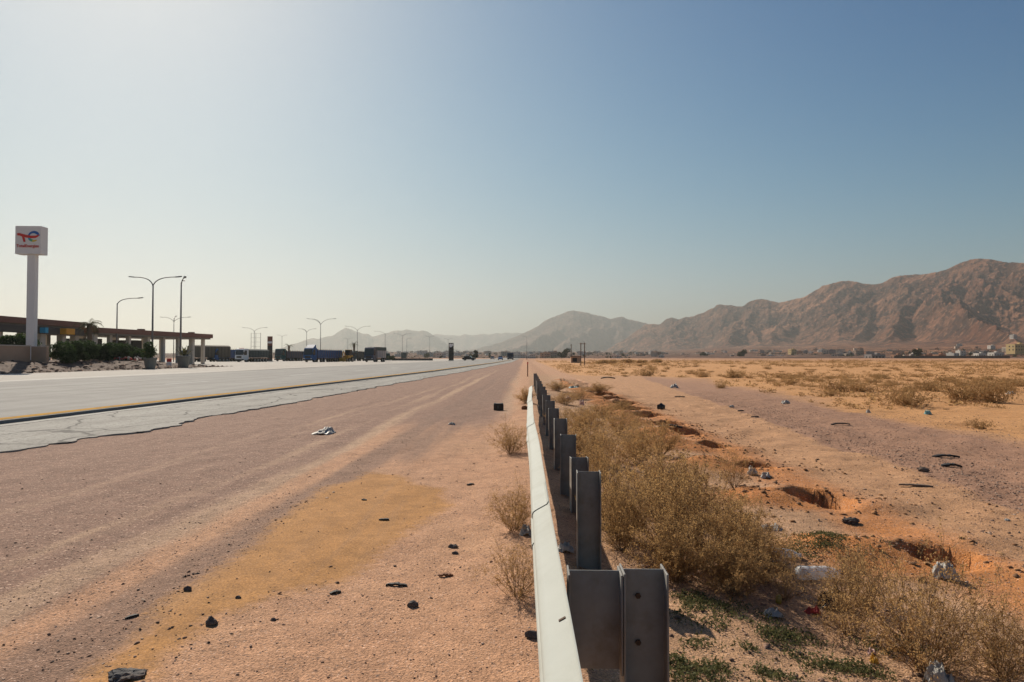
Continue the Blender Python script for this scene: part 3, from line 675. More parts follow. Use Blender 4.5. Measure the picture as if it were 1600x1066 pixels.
for ya, yb in ((3.55, 4.15), (7.75, 8.3), (12.0, 12.6)):      # lapped splices of the beam
    mb = MB(); vs = []; yy_ = np.arange(ya, yb+.01, .1)
    for yy in yy_:
        bx0 = float(np.interp(yy, ys_, bx_)); zt = 0.600 + 0.008*math.sin(yy*0.9)
        for side in (0, 1):
            for a, b in prof: vs.append((bx0 + a - .0012 - side*.0035, yy, zt + b + .003 - side*.0004))
    fs = []
    for k in range(len(yy_)-1):
        for s_ in (0, 1):
            for j in range(n-1):
                a = k*W + s_*n + j; fs.append((a, a+1, a+1+W, a+W))
        for j in (0, n-1): a = k*W + j; fs.append((a, a+n, a+n+W, a+W))
    for k in (0, len(yy_)-1):
        for j in range(n-1): a = k*W + j; fs.append((a, a+1, a+1+n, a+n))
    mb.add(vs, fs); lo = mb.build('lap_splice', M['beam'], gb)
# ------------------------------------------------------------------ shrubs
def leaf_tris(P, size, rnd, flat=0.0):
    n = len(P)
    a = rnd.normal(size=(n, 3)); a /= np.linalg.norm(a, axis=1)[:, None]
    b = rnd.normal(size=(n, 3)); b -= (b*a).sum(1)[:, None]*a; b /= np.linalg.norm(b, axis=1)[:, None]
    s = size*(0.55 + 0.9*rnd.random(n))[:, None]
    return np.stack([P - a*s*0.5 - b*s*0.32, P + a*s*0.7, P - a*s*0.35 + b*s*0.4], 1).reshape(-1, 3)
def mesh_from_np(name, V, Fc, mat):
    me = bpy.data.meshes.new(name); me.vertices.add(len(V)); me.vertices.foreach_set('co', V.astype(np.float32).ravel())
    k = Fc.shape[1]
    me.loops.add(Fc.size); me.loops.foreach_set('vertex_index', Fc.astype(np.int32).ravel())
    me.polygons.add(len(Fc)); me.polygons.foreach_set('loop_start', np.arange(0, Fc.size, k, dtype=np.int32)); me.polygons.foreach_set('loop_total', np.full(len(Fc), k, np.int32))
    me.update(calc_edges=True); me.validate(); me.materials.append(mat); return me
def tubes3(segs, r0, r1):
    """many thin 3-sided twigs, segs = array (n,2,3)"""
    A = segs[:, 0]; B = segs[:, 1]; d = B - A; d /= (np.linalg.norm(d, axis=1)[:, None] + 1e-9)
    u = np.cross(d, np.array([0.31, 0.77, 0.55])); u /= (np.linalg.norm(u, axis=1)[:, None] + 1e-9); v = np.cross(d, u)
    out = []
    for k in range(3):
        c, s = math.cos(2*PI*k/3), math.sin(2*PI*k/3); o = u*c + v*s
        out.append(A + o*r0[:, None]); out.append(B + o*r1[:, None])
    V = np.stack(out, 1); n = len(segs)
    base = np.arange(n)[:, None]*6
    F_ = np.concatenate([base + np.array([[0, 2, 3, 1]]), base + np.array([[2, 4, 5, 3]]), base + np.array([[4, 0, 1, 5]])], 0)
    return V.reshape(-1, 3), F_
def shrub_parts(seed, R, H, nst, ntw, nlf, leaf, dense_low=0.25, stem_r=0.0022, clump=0.8, jit=0.03):
    rnd = np.random.default_rng(seed)
    segs = []; r0 = []; r1 = []; L = []
    for i in range(nst):
        az = rnd.uniform(0, 2*PI); q = rnd.random()**0.7; inc = 0.08 + 1.25*q
        ln = (1.0 - 0.12*rnd.random()) * (1.0 if rnd.random() < .8 else 1.15)
        tip = np.array([R*math.sin(inc)*math.cos(az), R*math.sin(inc)*math.sin(az), H*max(0.16, math.cos(inc)**0.7 if inc < 1.45 else .16)])*ln
        b0 = np.array([math.cos(az), math.sin(az), 0])*R*0.12*rnd.random()
        mid = b0*0.5 + tip*np.array([.42, .42, .55]) + rnd.normal(size=3)*R*.05
        t = np.linspace(0, 1, 7)[:, None]
        P = (1-t)**2*b0 + 2*t*(1-t)*mid + t*t*tip + rnd.normal(size=(7, 3))*R*0.015
        for k in range(6): segs.append((P[k], P[k+1])); r0.append(stem_r*(1.5-.2*k)); r1.append(stem_r*(1.5-.2*(k+1)))
        for j in range(ntw):
            tt = rnd.uniform(dense_low, 1.0); f = tt*6; k = min(5, int(f)); p = P[k]+(P[k+1]-P[k])*(f-k)
            d = (P[k+1]-P[k]); d /= np.linalg.norm(d)+1e-9
            d = d*0.6 + rnd.normal(size=3)*0.75 + np.array([0, 0, .25]); d /= np.linalg.norm(d)+1e-9
            tl = R*rnd.uniform(.12, .38); q2 = p + d*tl; q2[2] = max(q2[2], 0.01)
            m_ = p + (q2-p)*.5 + rnd.normal(size=3)*tl*.08
            segs += [(p, m_), (m_, q2)]; r0 += [stem_r*.6, stem_r*.5]; r1 += [stem_r*.5, stem_r*.3]
            s = rnd.random(nlf)**clump; pts = p + (q2-p)*s[:, None] + rnd.normal(size=(nlf, 3))*R*jit
            L.append(pts)
    L = np.concatenate(L); L = L[L[:, 2] > 0.004]
    lv = leaf_tris(L, leaf, rnd); lf = np.arange(len(lv)).reshape(-1, 3)
    sv, sf = tubes3(np.array(segs), np.array(r0), np.array(r1))
    return lv, lf, sv, sf
NEAR = []
for k, (sd_, R_, H_, a, b, c, lf_) in enumerate([(1, .5, .60, 46, 16, 24, .0085), (2, .5, .58, 52, 15, 24, .0085), (3, .45, .62, 44, 15, 26, .009), (4, .5, .5, 40, 13, 20, .008), (5, .45, .52, 34, 12, 15, .0075), (6, .4, .4, 26, 9, 7, .007)]):
    lv, lf, sv, sf = shrub_parts(sd_, R_, H_, a, b, c, lf_*1.2, .22 if k < 4 else .3, clump=.4, jit=.021)
    NEAR.append((mesh_from_np('foliage', lv, lf, M['dry_leaf']), mesh_from_np('stem', sv, sf, M['dry_stem']), R_, H_))
def near_shrub(x, y, r, h, kind, label, group='dry shrubs along the guardrail', cat='dry shrub'):
    fo, st, R_, H_ = NEAR[kind]
    t = thing('dry_shrub', label, cat, (x, y, gz1(x, y) - 0.01), rp.uniform(0, 6.28), group)
    t.scale = (r/R_, r/R_, h/H_)
    for nm, me in (('foliage', fo), ('stem', st)):
        o = bpy.data.objects.new(nm, me); COL.objects.link(o); o.parent = t
    return t
BUSH = [
 (1.02, 4.85, .40, .56, 0, 'dense golden shrub filling the gap just right of the foreground post'),
 (1.42, 4.75, .40, .46, 2, 'low golden shrub spilling over the sand right of the foreground post'),
 (.78, 5.45, .36, .58, 1, 'golden shrub pressed against the tall bare post behind the spacer'),
 (1.25, 5.65, .48, .66, 2, 'highest crown of the big golden thicket right of the tall post'),
 (1.66, 5.35, .32, .42, 0, 'right edge shrub of the golden thicket beside the small black box'),
 (1.35, 6.7, .46, .58, 1, 'rounded golden shrub in the middle of the thicket behind its highest crown'),
 (1.72, 6.6, .36, .42, 3, 'thin golden shrub at the right rim of the thicket near the white scraps'),
 (.90, 7.7, .42, .55, 3, 'tan shrub standing beside the fifth guardrail post'),
 (2.40, 7.9, .26, .42, 4, 'small upright dark tan shrub alone by its shadow between thicket and holes'),
 (2.05, 8.2, .28, .34, 4, 'small pale wispy shrub left of the upright dark tan one'),
 (.92, 9.0, .42, .52, 1, 'tan shrub along the posts behind the short post'),
 (1.55, 9.4, .46, .50, 2, 'broad tan shrub in the rear part of the thicket'),
 (2.10, 10.6, .36, .52, 0, 'dark brown upright shrub at the rear right corner of the thicket'),
 (1.75, 10.9, .40, .46, 3, 'dark brown shrub left of the rear corner shrub'),
 (1.10, 12.4, .46, .44, 2, 'low tan shrub behind the thicket beside the receding posts'),
 (1.80, 13.2, .46, .46, 0, 'brown tuft with a dark hollow behind the thicket'),
 (2.30, 14.6, .40, .36, 4, 'sparse tan tuft on the bare soil beyond the thicket'),
 (1.20, 15.2, .44, .36, 3, 'tan tuft close to the far posts'),
 (1.9, 17.2, .50, .36, 2, 'tan tuft beside the pink plastic litter'),
 (2.6, 19.0, .55, .34, 1, 'olive tan tuft below the row of holes'),
 (1.2, 20.5, .50, .34, 0, 'olive tuft beside the far end of the beam'),
 (1.9, 24.0, .60, .38, 3, 'tan tuft near the teal plastic scrap'),
 (2.9, 27.0, .70, .36, 2, 'broad olive tuft near the far holes'),
 (1.4, 29.0, .60, .40, 1, 'tan tuft at the end of the post row'),
 (2.02, 3.52, .40, .54, 3, 'airy golden twig shrub at the lower right corner of the view'),
 (2.38, 3.46, .32, .36, 3, 'low spreading twigs right of the airy corner shrub'),
 (1.85, 3.95, .32, .42, 4, 'wispy straw tuft behind the airy corner shrub'),
 (2.1, 4.35, .40, .36, 4, 'wispy straw tuft beside the clear plastic sheet'),
 (1.62, 4.35, .25, .26, 5, 'sparse straw tuft near the black bag'),
 (.66, 7.0, .24, .46, 3, 'sparse golden shrub hugging the posts just behind the short post'),
 (.68, 9.3, .28, .44, 1, 'tan shrub hugging the middle posts of the row'),
 (.66, 12.0, .30, .42, 3, 'tan tuft hugging the farther posts of the row'),
 (.98, 4.45, .30, .42, 1, 'golden shrub closest to the foreground post on its right'),
 (1.30, 4.30, .30, .36, 0, 'low golden shrub at the front right edge of the thicket above the green weeds'),
 (1.62, 4.75, .28, .34, 2, 'low golden shrub at the right front corner of the thicket'),
 (.70, 5.0, .26, .5, 3, 'tan shrub squeezed behind the foreground post'),
 (-.20, 9.35, .34, .40, 3, 'brown tuft leaning on the road side of the beam, farthest of three'),
 (-.08, 5.15, .27, .31, 3, 'brown tuft on the road side of the beam, with white litter in it'),
 (-.04, 3.75, .25, .27, 4, 'thin straw tuft on the gravel touching the beam, nearest of three'),
 (.02, 19.2, .34, .42, 2, 'small olive tuft at the twisted end of the beam'),
 (-.12, 6.0, .14, .14, 5, 'tiny straw tuft at the edge of the gravel beside the beam'),
]
for b in BUSH: near_shrub(*b)

# shrubs on the plain
FAR = []
for k, (sd_, R_, H_, a, b, c, lf_) in enumerate([(11, .8, .42, 30, 8, 9, .034), (12, .9, .40, 34, 8, 9, .036), (13, .6, .36, 22, 8, 8, .03), (14, 1.0, .5, 40, 8, 10, .038)]):
    lv, lf, sv, sf = shrub_parts(sd_, R_, H_, a, b, c, lf_, .15, .004)
    me = mesh_from_np('dry_shrub', np.concatenate([lv, sv[sf][:, :3].reshape(-1, 3)]), np.concatenate([lf, (np.arange(len(sf)*3).reshape(-1, 3) + len(lv))]), M['dry_far'])
    FAR.append((me, R_, H_))
def far_shrub(x, y, r, h, label, group, name='dry_shrub'):
    me, R_, H_ = FAR[rp.randrange(4)]
    o = bpy.data.objects.new(name, me); COL.objects.link(o)
    o.location = (x, y, gz1(x, y) - 0.03); o.rotation_euler = (0, 0, rp.uniform(0, 6.28)); o.scale = (r/R_, r/R_, h/H_)
    return tag(o, label, 'dry shrub', group)
def gp(px, py, it=4):
    z = 0.0
    for _ in range(it):
        p = at_z(px, py, z); z = gz1(p.x, p.y)
    p.z = z; return p
BIG = [(1430, 637, 96, 26, 'long low olive shrub on orange sand, nearest big clump of the plain'), (1520, 624, 96, 28, 'largest rounded olive shrub on the plain near the right edge'),
       (1570, 632, 70, 26, 'dark olive shrub behind the largest one at the right edge'), (1352, 614, 66, 18, 'long olive shrub with a dark shaded end in the middle of the plain'),
       (1310, 611, 60, 14, 'olive shrub left of the long one with the shaded end'), (1300, 619, 30, 10, 'small round olive shrub below the middle clumps'),
       (1010, 588, 52, 13, 'dark grey green mound of shrub beside the dirt track'), (1535, 671, 50, 16, 'small low shrub alone on sand at the right, nearest to the track'),
       (1238, 601, 40, 13, 'brown shrub in the band of scrub left of centre of the plain'), (1150, 594, 44, 11, 'rust brown shrub low in the scrub band'),
       (1100, 589, 36, 10, 'rust brown shrub at the left start of the scrub band'), (1460, 611, 60, 14, 'flat olive shrub behind the nearest big clump'),
       (1575, 612, 70, 16, 'wide olive shrub at the right edge in the second row'), (1128, 607, 24, 9, 'small olive shrub beside the track on the plain'),
       (1590, 605, 50, 12, 'olive shrub farthest back at the right edge')]
for px, py, wpx, hpx, lab in BIG:
    p = gp(px, py); k = p.y / F
    for _ in range(1): far_shrub(p.x, p.y + wpx*k*.25, wpx*k*.5, hpx*k*1.0, lab, None)
rs = random.Random(21); cnt = 0
cand = []
while len(cand) < 285:
    px = rs.uniform(960, 1640); py = 560.5 + 52*rs.random()**1.5
    p = gp(px, py)
    if p.y < 22 or p.y > 300: continue
    e = 10.0 + 0.09*min(max(p.y-10, 0), 60)
    if p.x < (e if p.y < 50 else 3): continue
    if float(fbm(np.array([p.x*.09]), np.array([p.y*.035]), 55, 3)[0]) < 0.40: continue
    cand.append((p, px))
for p, px in cand:
    r = rs.uniform(.2, .6) * (1.0 if p.y < 80 else 1.5); far_shrub(p.x, p.y, r, r*rs.uniform(.3, .46), 'low dry golden shrub scattered over the orange desert plain', 'dry shrubs on the desert plain')
# thousands of little tufts nobody could count
rnd = np.random.default_rng(5)
Yt = 20 + 230*rnd.random(9000)**1.2; Xt = 4 + (1.15*Yt + 4)*rnd.random(9000)
ed = 8.4 + 0.09*np.clip(Yt-10, 0, 60)
keep = ((Xt > ed) | (Yt > 55)) & (fbm(Xt*.12, Yt*.05, 56, 3) > .43); Xt, Yt = Xt[keep], Yt[keep]; Zt = gz(Xt, Yt)
npt = 26; n_ = len(Xt); sc = (0.06 + 0.20*rnd.random(n_)**2)*(1+Yt/70)
off = rnd.normal(size=(n_, npt, 3))*np.array([.5, .5, .28]); off[:, :, 2] = np.abs(off[:, :, 2])
P = np.stack([Xt, Yt, Zt], 1)[:, None, :] + off*sc[:, None, None]
lv = leaf_tris(P.reshape(-1, 3), 1.0, rnd)
szs = np.repeat(np.repeat(sc, npt)*0.22 + 0.015, 3); ctr = np.repeat(P.reshape(-1, 3), 3, 0)
lv = ctr + (lv - ctr)*szs[:, None]
me = mesh_from_np('dry_scrub', lv, np.arange(len(lv)).reshape(-1, 3), M['dry_far'])
o = bpy.data.objects.new('dry_scrub', me); COL.objects.link(o); tag(o, 'countless small dry tufts over the orange plain', 'scrub', kind='stuff')

# green weeds on the soil
def weed_field(spots, seed):
    rnd = np.random.default_rng(seed); Ps = []
    for x, y, r, n in spots:
        nc = int(n/58); a = rnd.random(nc)*2*PI; q = np.sqrt(rnd.random(nc))*r
        cxs = x + np.cos(a)*q*1.4; cys = y + np.sin(a)*q
        keep = fbm(cxs*7, cys*7, 3, 3) > .5; cxs, cys = cxs[keep], cys[keep]
        for u, v in zip(cxs, cys):
            m_ = 14; o_ = rnd.normal(size=(m_, 3))*np.array([.028, .028, .012]); o_[:, 2] = np.abs(o_[:, 2]) + .004
            Ps.append(o_ + np.array([u, v, 0]))
    P = np.concatenate(Ps); P[:, 2] += gz(P[:, 0], P[:, 1])
    lv = leaf_tris(P, .013, rnd)
    me = mesh_from_np('green_weeds', lv, np.arange(len(lv)).reshape(-1, 3), M['weed'])
    o = bpy.data.objects.new('green_weeds', me); COL.objects.link(o); return tag(o, 'low green weeds creeping over the sandy soil', 'weeds', kind='stuff')
ws = []
for px, py, rpx, n in [(1060, 1050, 50, 9000), (1110, 1010, 50, 6000), (1150, 1040, 45, 5000), (1200, 990, 40, 4000), (1245, 1000, 40, 4500), (1285, 1035, 36, 4500), (1340, 1040, 40, 6000), (1140, 950, 60, 7000), (1080, 940, 36, 4000),
                      (1250, 845, 60, 8000), (1290, 870, 50, 6000), (1150, 805, 26, 2500), (1340, 870, 40, 1800), (1170, 1060, 60, 5000), (1230, 1055, 60, 3500), (1390, 1010, 40, 3000), (1100, 970, 40, 2500), (930, 625, 30, 2500), (890, 600, 20, 1500), (905, 1040, 20, 600)]:
    p = gp(px, py); ws.append((p.x, p.y, rpx*p.y/F, n))
weed_field(ws, 3)

# ------------------------------------------------------------------ pebbles (countless) and lumps one can point at
def pebbles(name, X, Y, S, mat, seed, label, Z=None):
    rnd = np.random.default_rng(seed); n = len(X)
    o_ = np.array([[1, 0, 0], [0, 1, 0], [-1, 0, 0], [0, -1, 0], [0, 0, .8], [0, 0, -.6], [.6, .6, .45], [-.6, .6, .4], [-.6, -.6, .45], [.6, -.6, .4]], float)
    fc = np.array([[0, 6, 9], [6, 1, 7], [7, 2, 8], [8, 3, 9], [6, 7, 4], [7, 8, 4], [8, 9, 4], [9, 6, 4], [0, 1, 6], [1, 2, 7], [2, 3, 8], [3, 0, 9]])
    V = o_[None] * (1 + 0.35*rnd.normal(size=(n, 10, 1))*.8) * (0.6 + .7*rnd.random((n, 1, 3))) * np.array([1, 1, .7])
    a = rnd.random(n)*2*PI; c, s = np.cos(a)[:, None], np.sin(a)[:, None]
    x = V[:, :, 0]*c - V[:, :, 1]*s; y = V[:, :, 0]*s + V[:, :, 1]*c
    V = np.stack([x, y, V[:, :, 2]], 2)*S[:, None, None] + np.stack([X, Y, (gz(X, Y) if Z is None else Z) + S*.18], 1)[:, None, :]
    Fc = (fc[None] + (np.arange(n)*10)[:, None, None]).reshape(-1, 3)
    me = mesh_from_np(name, V.reshape(-1, 3), Fc, mat); o = bpy.data.objects.new(name, me); COL.objects.link(o)
    return tag(o, label, 'pebbles', kind='stuff')
def island_mat(name, cols):
    t = NT(name); g = t.t.nodes.new('ShaderNodeNewGeometry'); r = g.outputs['Random Per Island']
    cr = t.t.nodes.new('ShaderNodeValToRGB'); cr.color_ramp.interpolation = 'CONSTANT'
    while len(cr.color_ramp.elements) < len(cols): cr.color_ramp.elements.new(0.5)
    for i, c in enumerate(cols): cr.color_ramp.elements[i].position = i/len(cols); cr.color_ramp.elements[i].color = (*c, 1)
    t.link(r, cr.inputs[0]); t.color(cr.outputs[0]); return t.set(.9, 0, .2)
M['pebble'] = island_mat('pebble', [(.13, .085, .062), (.22, .135, .095), (.06, .047, .042), (.33, .21, .15), (.17, .105, .075), (.42, .3, .22), (.26, .16, .11)])
M['clod'] = island_mat('clod', [(.34, .17, .075), (.28, .14, .065), (.22, .12, .065), (.4, .22, .1)])
M['chip'] = island_mat('chip', [(.36, .22, .15), (.29, .175, .12), (.42, .28, .2), (.22, .135, .1), (.33, .2, .14), (.48, .35, .27)])
rnd = np.random.default_rng(8)
def scat(n, x0, x1, y0, y1, dens, smin, smax, pw=3.0):
    X = rnd.uniform(x0, x1, n); Y = y0 + (y1-y0)*rnd.random(n)**1.5; k = rnd.random(n) < dens(X, Y); X, Y = X[k], Y[k]
    return X, Y, smin + (smax-smin)*rnd.random(len(X))**pw
def d1(X, Y):
    sd_ = poly_sd(X, Y, PATCH); d = .09*(fbm(X*1.4, Y*1.4, 91, 3) > .5) + .03
    d = np.where(sd_ > .1, .05, d); d = np.maximum(d, 1.0*np.exp(-((sd_+.04)/.10)**2)*(X < -.9-.12*Y))
    d = np.maximum(d, .6*np.exp(-((X+2.1)/.28)**2)); return d*(X > -6)
X1, Y1, S1 = scat(26000, -6, .35, 1.6, 13, d1, .003, .013, 5)
pebbles('roadside_pebbles', X1, Y1, S1, M['pebble'], 1, 'countless dark pebbles strewn over the roadside gravel')
def d1b(X, Y): return np.where(poly_sd(X, Y, PATCH) > .12, .06, .85)
X1, Y1, S1 = scat(13000, -4.2, .35, 1.45, 8, d1b, .0022, .0075, 4)
pebbles('gravel_chips', X1, Y1, S1, M['chip'], 5, 'countless pale gravel chips covering the roadside')
X1, Y1, S1 = scat(16000, .4, 5.2, 2.2, 9, lambda X, Y: .3 + .5*(fbm(X*1.1, Y*1.1, 93, 3) > .5), .003, .011, 3)
pebbles('soil_chips', X1, Y1, S1, M['chip'], 6, 'countless gravel chips on the soil right of the guardrail')
def d2(X, Y): return .12 + .75*np.exp(-((X-5.6-.084*(Y-8))/.5)**2) + .3*(fbm(X*.8, Y*.8, 92, 3) > .54)
X2, Y2, S2 = scat(42000, .5, 12, 2.6, 22, d2, .004, .022, 5)
pebbles('track_pebbles', X2, Y2, S2, M['pebble'], 2, 'countless pebbles strewn over the dirt track right of the guardrail')
X1, Y1, S1 = scat(60000, 4.2, 10.5, 6, 30, lambda X, Y: np.clip(1.0*np.exp(-((X-5.6-.084*(Y-8))/.5)**2) + .3*(X > 5.3+.084*(Y-8)), 0, 1), .004, .015, 2)
pebbles('track_gravel', X1, Y1, S1, M['chip'], 7, 'countless gravel chips in the coarse strip along the dirt track')
Xs, Ys, Ss = [], [], []
for hx, hy, rx, ry in HOLES[:9]:
    n_ = 420; Xs.append(hx - .1 + rnd.normal(size=n_)*.62); Ys.append(hy - .1 + rnd.normal(size=n_)*.42); Ss.append(.005 + .028*rnd.random(n_)**4)
pebbles('spoil_clods', np.concatenate(Xs), np.concatenate(Ys), np.concatenate(Ss), M['clod'], 3, 'countless clods of orange soil dug out around the row of holes')

def lump(name, px, py, wpx, hpx, mat, label, cat, seed, amp=.24, flat=.5, sub=2, freq=1.8, rz=0.0, lift=.35, dpx=None):
    p = gp(px, py); k = p.y/F; r = (wpx*k/2, (dpx or wpx*.6)*k/2, hpx*k/2*1.1)
    mb = MB(); mb.blob((0, 0, r[2]*lift), r, seed, amp, sub, freq)
    o = mb.build(name, mat); o.location = p; o.rotation_euler = (0, 0, rz); return tag(o, label, cat)
def strip_scrap(name, px, py, lpx, wpx, mat, label, cat, rz, curl=.3, seed=0):
    """torn curved strip of rubber or wood, thick and uneven"""
    p = gp(px, py); k = p.y/F; L = lpx*k; w = wpx*k; r_ = random.Random(seed); n = 9; mb = MB(); vs = []
    for i in range(n+1):
        t = i/n; ww = w*(.6+.5*r_.random())*(1 - .5*abs(2*t-1)**4); zz = curl*L*.25*math.sin(PI*t)*(.6+.4*r_.random()); th = w*.25+.004
        yy = (r_.random()-.5)*w*.5
        for a, b in ((-1, 0), (1, 0), (1, 1), (-1, 1)): vs.append(((t-.5)*L, yy + a*ww/2, zz + b*th))
    fs = [(0, 1, 2, 3), tuple(n*4+q for q in (3, 2, 1, 0))]
    for i in range(n):
        for q in range(4): fs.append((i*4+q, (i+1)*4+q, (i+1)*4+(q+1) % 4, i*4+(q+1) % 4))
    mb.add(vs, fs); o = mb.build(name, mat); o.location = p; o.rotation_euler = (0, 0, rz); return tag(o, label, cat)
A_ = M['asphalt_lump']; R_ = M['rubber']
lump('asphalt_lump', 330, 976, 20, 16, A_, 'grey broken asphalt lump on the lower part of the ochre sand patch', 'lump', 1)
lump('asphalt_lump', 197, 1058, 52, 14, A_, 'large dark broken asphalt slab at the bottom edge of the ochre patch', 'lump', 2, .3, sub=3, freq=2.4, dpx=30)
lump('asphalt_lump', 645, 948, 17, 13, A_, 'round black asphalt lump on the pinkish gravel right of the sand patch', 'lump', 3)
lump('asphalt_lump', 708, 856, 15, 8, A_, 'black lump with a smaller one in front of it on the gravel', 'lump', 4)
lump('asphalt_lump', 711, 866, 10, 6, A_, 'small black lump just in front of a bigger one on the gravel', 'lump', 5)
lump('asphalt_lump', 372, 935, 10, 6, A_, 'small grey lump inside the ochre sand patch above the big grey lump', 'lump', 6)
lump('asphalt_lump', 427, 970, 9, 6, A_, 'small dark lump on gravel just right of the ochre patch bottom', 'lump', 7)
lump('asphalt_lump', 293, 923, 12, 10, A_, 'dark lump on the left border of the ochre sand patch', 'lump', 8)
lump('stone', 832, 997, 22, 15, A_, 'grey stone lying against the foot of the beam', 'stone', 9, .3)
strip_scrap('rusty_scrap', 697, 901, 22, 8, M['rust'], 'rust brown metal scrap on the gravel below the pair of black lumps', 'scrap', .15, .5, 1)
strip_scrap('rubber_strip', 620, 916, 34, 7, R_, 'long curled black rubber strip on the gravel right of the sand patch', 'rubber scrap', -.1, .3, 2)
strip_scrap('rubber_strip', 524, 928, 18, 7, R_, 'short black rubber piece on the right border of the ochre patch', 'rubber scrap', .5, .4, 3)
strip_scrap('rubber_strip', 600, 813, 16, 5, R_, 'thin black rubber piece across the upper right of the ochre patch', 'rubber scrap', .1, .2, 4)
strip_scrap('rubber_strip', 569, 782, 9, 4, R_, 'tiny black rubber piece near the top of the ochre patch', 'rubber scrap', -.2, .2, 5)
strip_scrap('rubber_strip', 206, 965, 20, 5, R_, 'curved dark rubber strip left of the ochre patch', 'rubber scrap', .9, .3, 6)
strip_scrap('rubber_strip', 735, 758, 12, 5, R_, 'small black rubber piece on the gravel above the sand patch right end', 'rubber scrap', .6, .3, 7)
strip_scrap('rubber_strip', 1478, 715, 40, 9, R_, 'torn tyre tread on the coarse gravel right of the track, upper of two', 'tyre scrap', -.1, .3, 8)
strip_scrap('rubber_strip', 1486, 730, 28, 11, R_, 'short torn tyre tread on the coarse gravel, lower of two', 'tyre scrap', -.15, .5, 9)
strip_scrap('driftwood_stick', 1431, 760, 46, 7, M['wood'], 'grey weathered stick lying on the dirt track', 'stick', -.32, .1, 10)
lump('stone', 1442, 737, 16, 9, M['wood'], 'angular brown stone on the dirt track above the stick', 'stone', 12, .4)
strip_scrap('rubber_strip', 1048, 667, 36, 9, R_, 'black rubber strip on the bare soil beside the row of holes', 'tyre scrap', -.2, .3, 11)
lump('black_bag', 1033, 662, 12, 13, M['plastic_black'], 'round black bag standing at the end of the rubber strip by the holes', 'bag', 13)
strip_scrap('rubber_strip', 1314, 664, 30, 6, R_, 'dark twisted scrap lying far on the dirt track', 'tyre scrap', .05, .3, 12)
strip_scrap('rubber_strip', 1180, 651, 12, 4, R_, 'tiny black scrap on the middle of the dirt track', 'tyre scrap', 0, .3, 13)
strip_scrap('rubber_strip', 950, 592, 22, 6, R_, 'dark scrap on the dirt track near the grey green mound', 'tyre scrap', 0, .4, 14)
strip_scrap('rubber_strip', 1158, 664-20, 10, 4, R_, 'thin dark stick far on the dirt track left of the tiny scrap', 'stick', 0.1, .2, 15)
strip_scrap('rubber_strip', 1062, 621, 16, 4, R_, 'dark flat scrap on the far part of the dirt track', 'tyre scrap', 0, .2, 16)
# litter
def sheet(name, px, py, wpx, hpx, mat, label, cat, seed, rz=0.0, amp=.24, dpx=None):
    """a crumpled plastic film: a creased, thin, irregular sheet partly standing up"""
    p = gp(px, py); k = p.y/F; w = wpx*k; d = (dpx or wpx*.75)*k; h = hpx*k; nx, ny = 26, 20
    u, v = np.meshgrid(np.linspace(-1, 1, nx), np.linspace(-1, 1, ny)); r = np.hypot(u, v); th = np.arctan2(v, u)
    rim = .72 + .5*fbm(np.cos(th)*1.6+9, np.sin(th)*1.6+seed, seed, 3)
    x = u*w/2*rim*(1-.12*r) + w*.10*(fbm(u*3, v*3, seed+1, 3)-.5); y = v*d/2*rim*(1-.12*r) + d*.16*(fbm(u*3, v*3, seed+2, 3)-.5)
    z = h*(1.25*ridged(u*1.3+seed, v*1.3, seed+3, 4, .6)*np.clip(1.25-r*r*.9, 0, 1) + .1) - h*.16
    V = np.stack([x, y, z], -1).reshape(-1, 3); idx = np.arange(nx*ny).reshape(ny, nx)
    q = np.stack([idx[:-1, :-1], idx[:-1, 1:], idx[1:, 1:], idx[1:, :-1]], -1).reshape(-1, 4)
    ok = ((np.hypot(u, v) < 1.25).ravel()[q]).all(1); me = mesh_from_np(name, V, q[ok], mat); me.polygons.foreach_set('use_smooth', [True]*len(me.polygons))
    o = bpy.data.objects.new(name, me); COL.objects.link(o); o.location = p + Vector((0, 0, .004)); o.rotation_euler = (0, 0, rz)
    so = o.modifiers.new('film', 'SOLIDIFY'); so.thickness = 0.0015; return tag(o, label, cat)
def crumple(name, px, py, wpx, hpx, mat, label, cat, seed, rz=0.0, amp=.24, dpx=None):
    if name in ('plastic_bag', 'paper_scrap', 'plastic_sheet', 'red_wrapper', 'yellow_wrapper', 'cardboard_scrap', 'grey_cloth', 'black_bag'): return sheet(name, px, py, wpx, hpx*1.15, mat, label, cat, seed, rz, amp, dpx)
    return lump(name, px, py, wpx, hpx, mat, label, cat, seed, amp, sub=4, freq=3.2, rz=rz, lift=.45, dpx=dpx)
PW = M['plastic_white']
crumple('plastic_bag', 507, 677, 36, 9, PW, 'flattened white plastic bag lying on the pink shoulder', 'plastic bag', 31, amp=.5, dpx=44)
crumple('paper_scrap', 706, 664, 12, 4, PW, 'tiny white paper scrap on the shoulder right of the white bag', 'paper', 32)
crumple('plastic_bag', 1478, 903, 40, 26, PW, 'white plastic bag sticking out of the nearest dug hole', 'plastic bag', 33, -.5)
crumple('plastic_bag', 1176, 740, 18, 13, PW, 'crumpled white plastic beside a dug hole, left of two', 'plastic bag', 34)
crumple('plastic_bag', 1197, 746, 20, 9, PW, 'crumpled greyish plastic beside a dug hole, right of two', 'plastic bag', 35)
crumple('plastic_bag', 1468, 1070, 50, 36, PW, 'white plastic bag caught at the foot of the airy corner shrub', 'plastic bag', 36)
crumple('paper_scrap', 1208, 963, 34, 12, PW, 'crumpled white paper on the sand below the thicket', 'paper', 37)
crumple('plastic_bag', 884, 862, 30, 12, PW, 'white plastic lump on the ground behind the beam beside the tall post', 'plastic bag', 38)
crumple('plastic_bag', 822, 836, 22, 14, PW, 'white plastic caught in the brown tuft on the road side of the beam', 'plastic bag', 39)
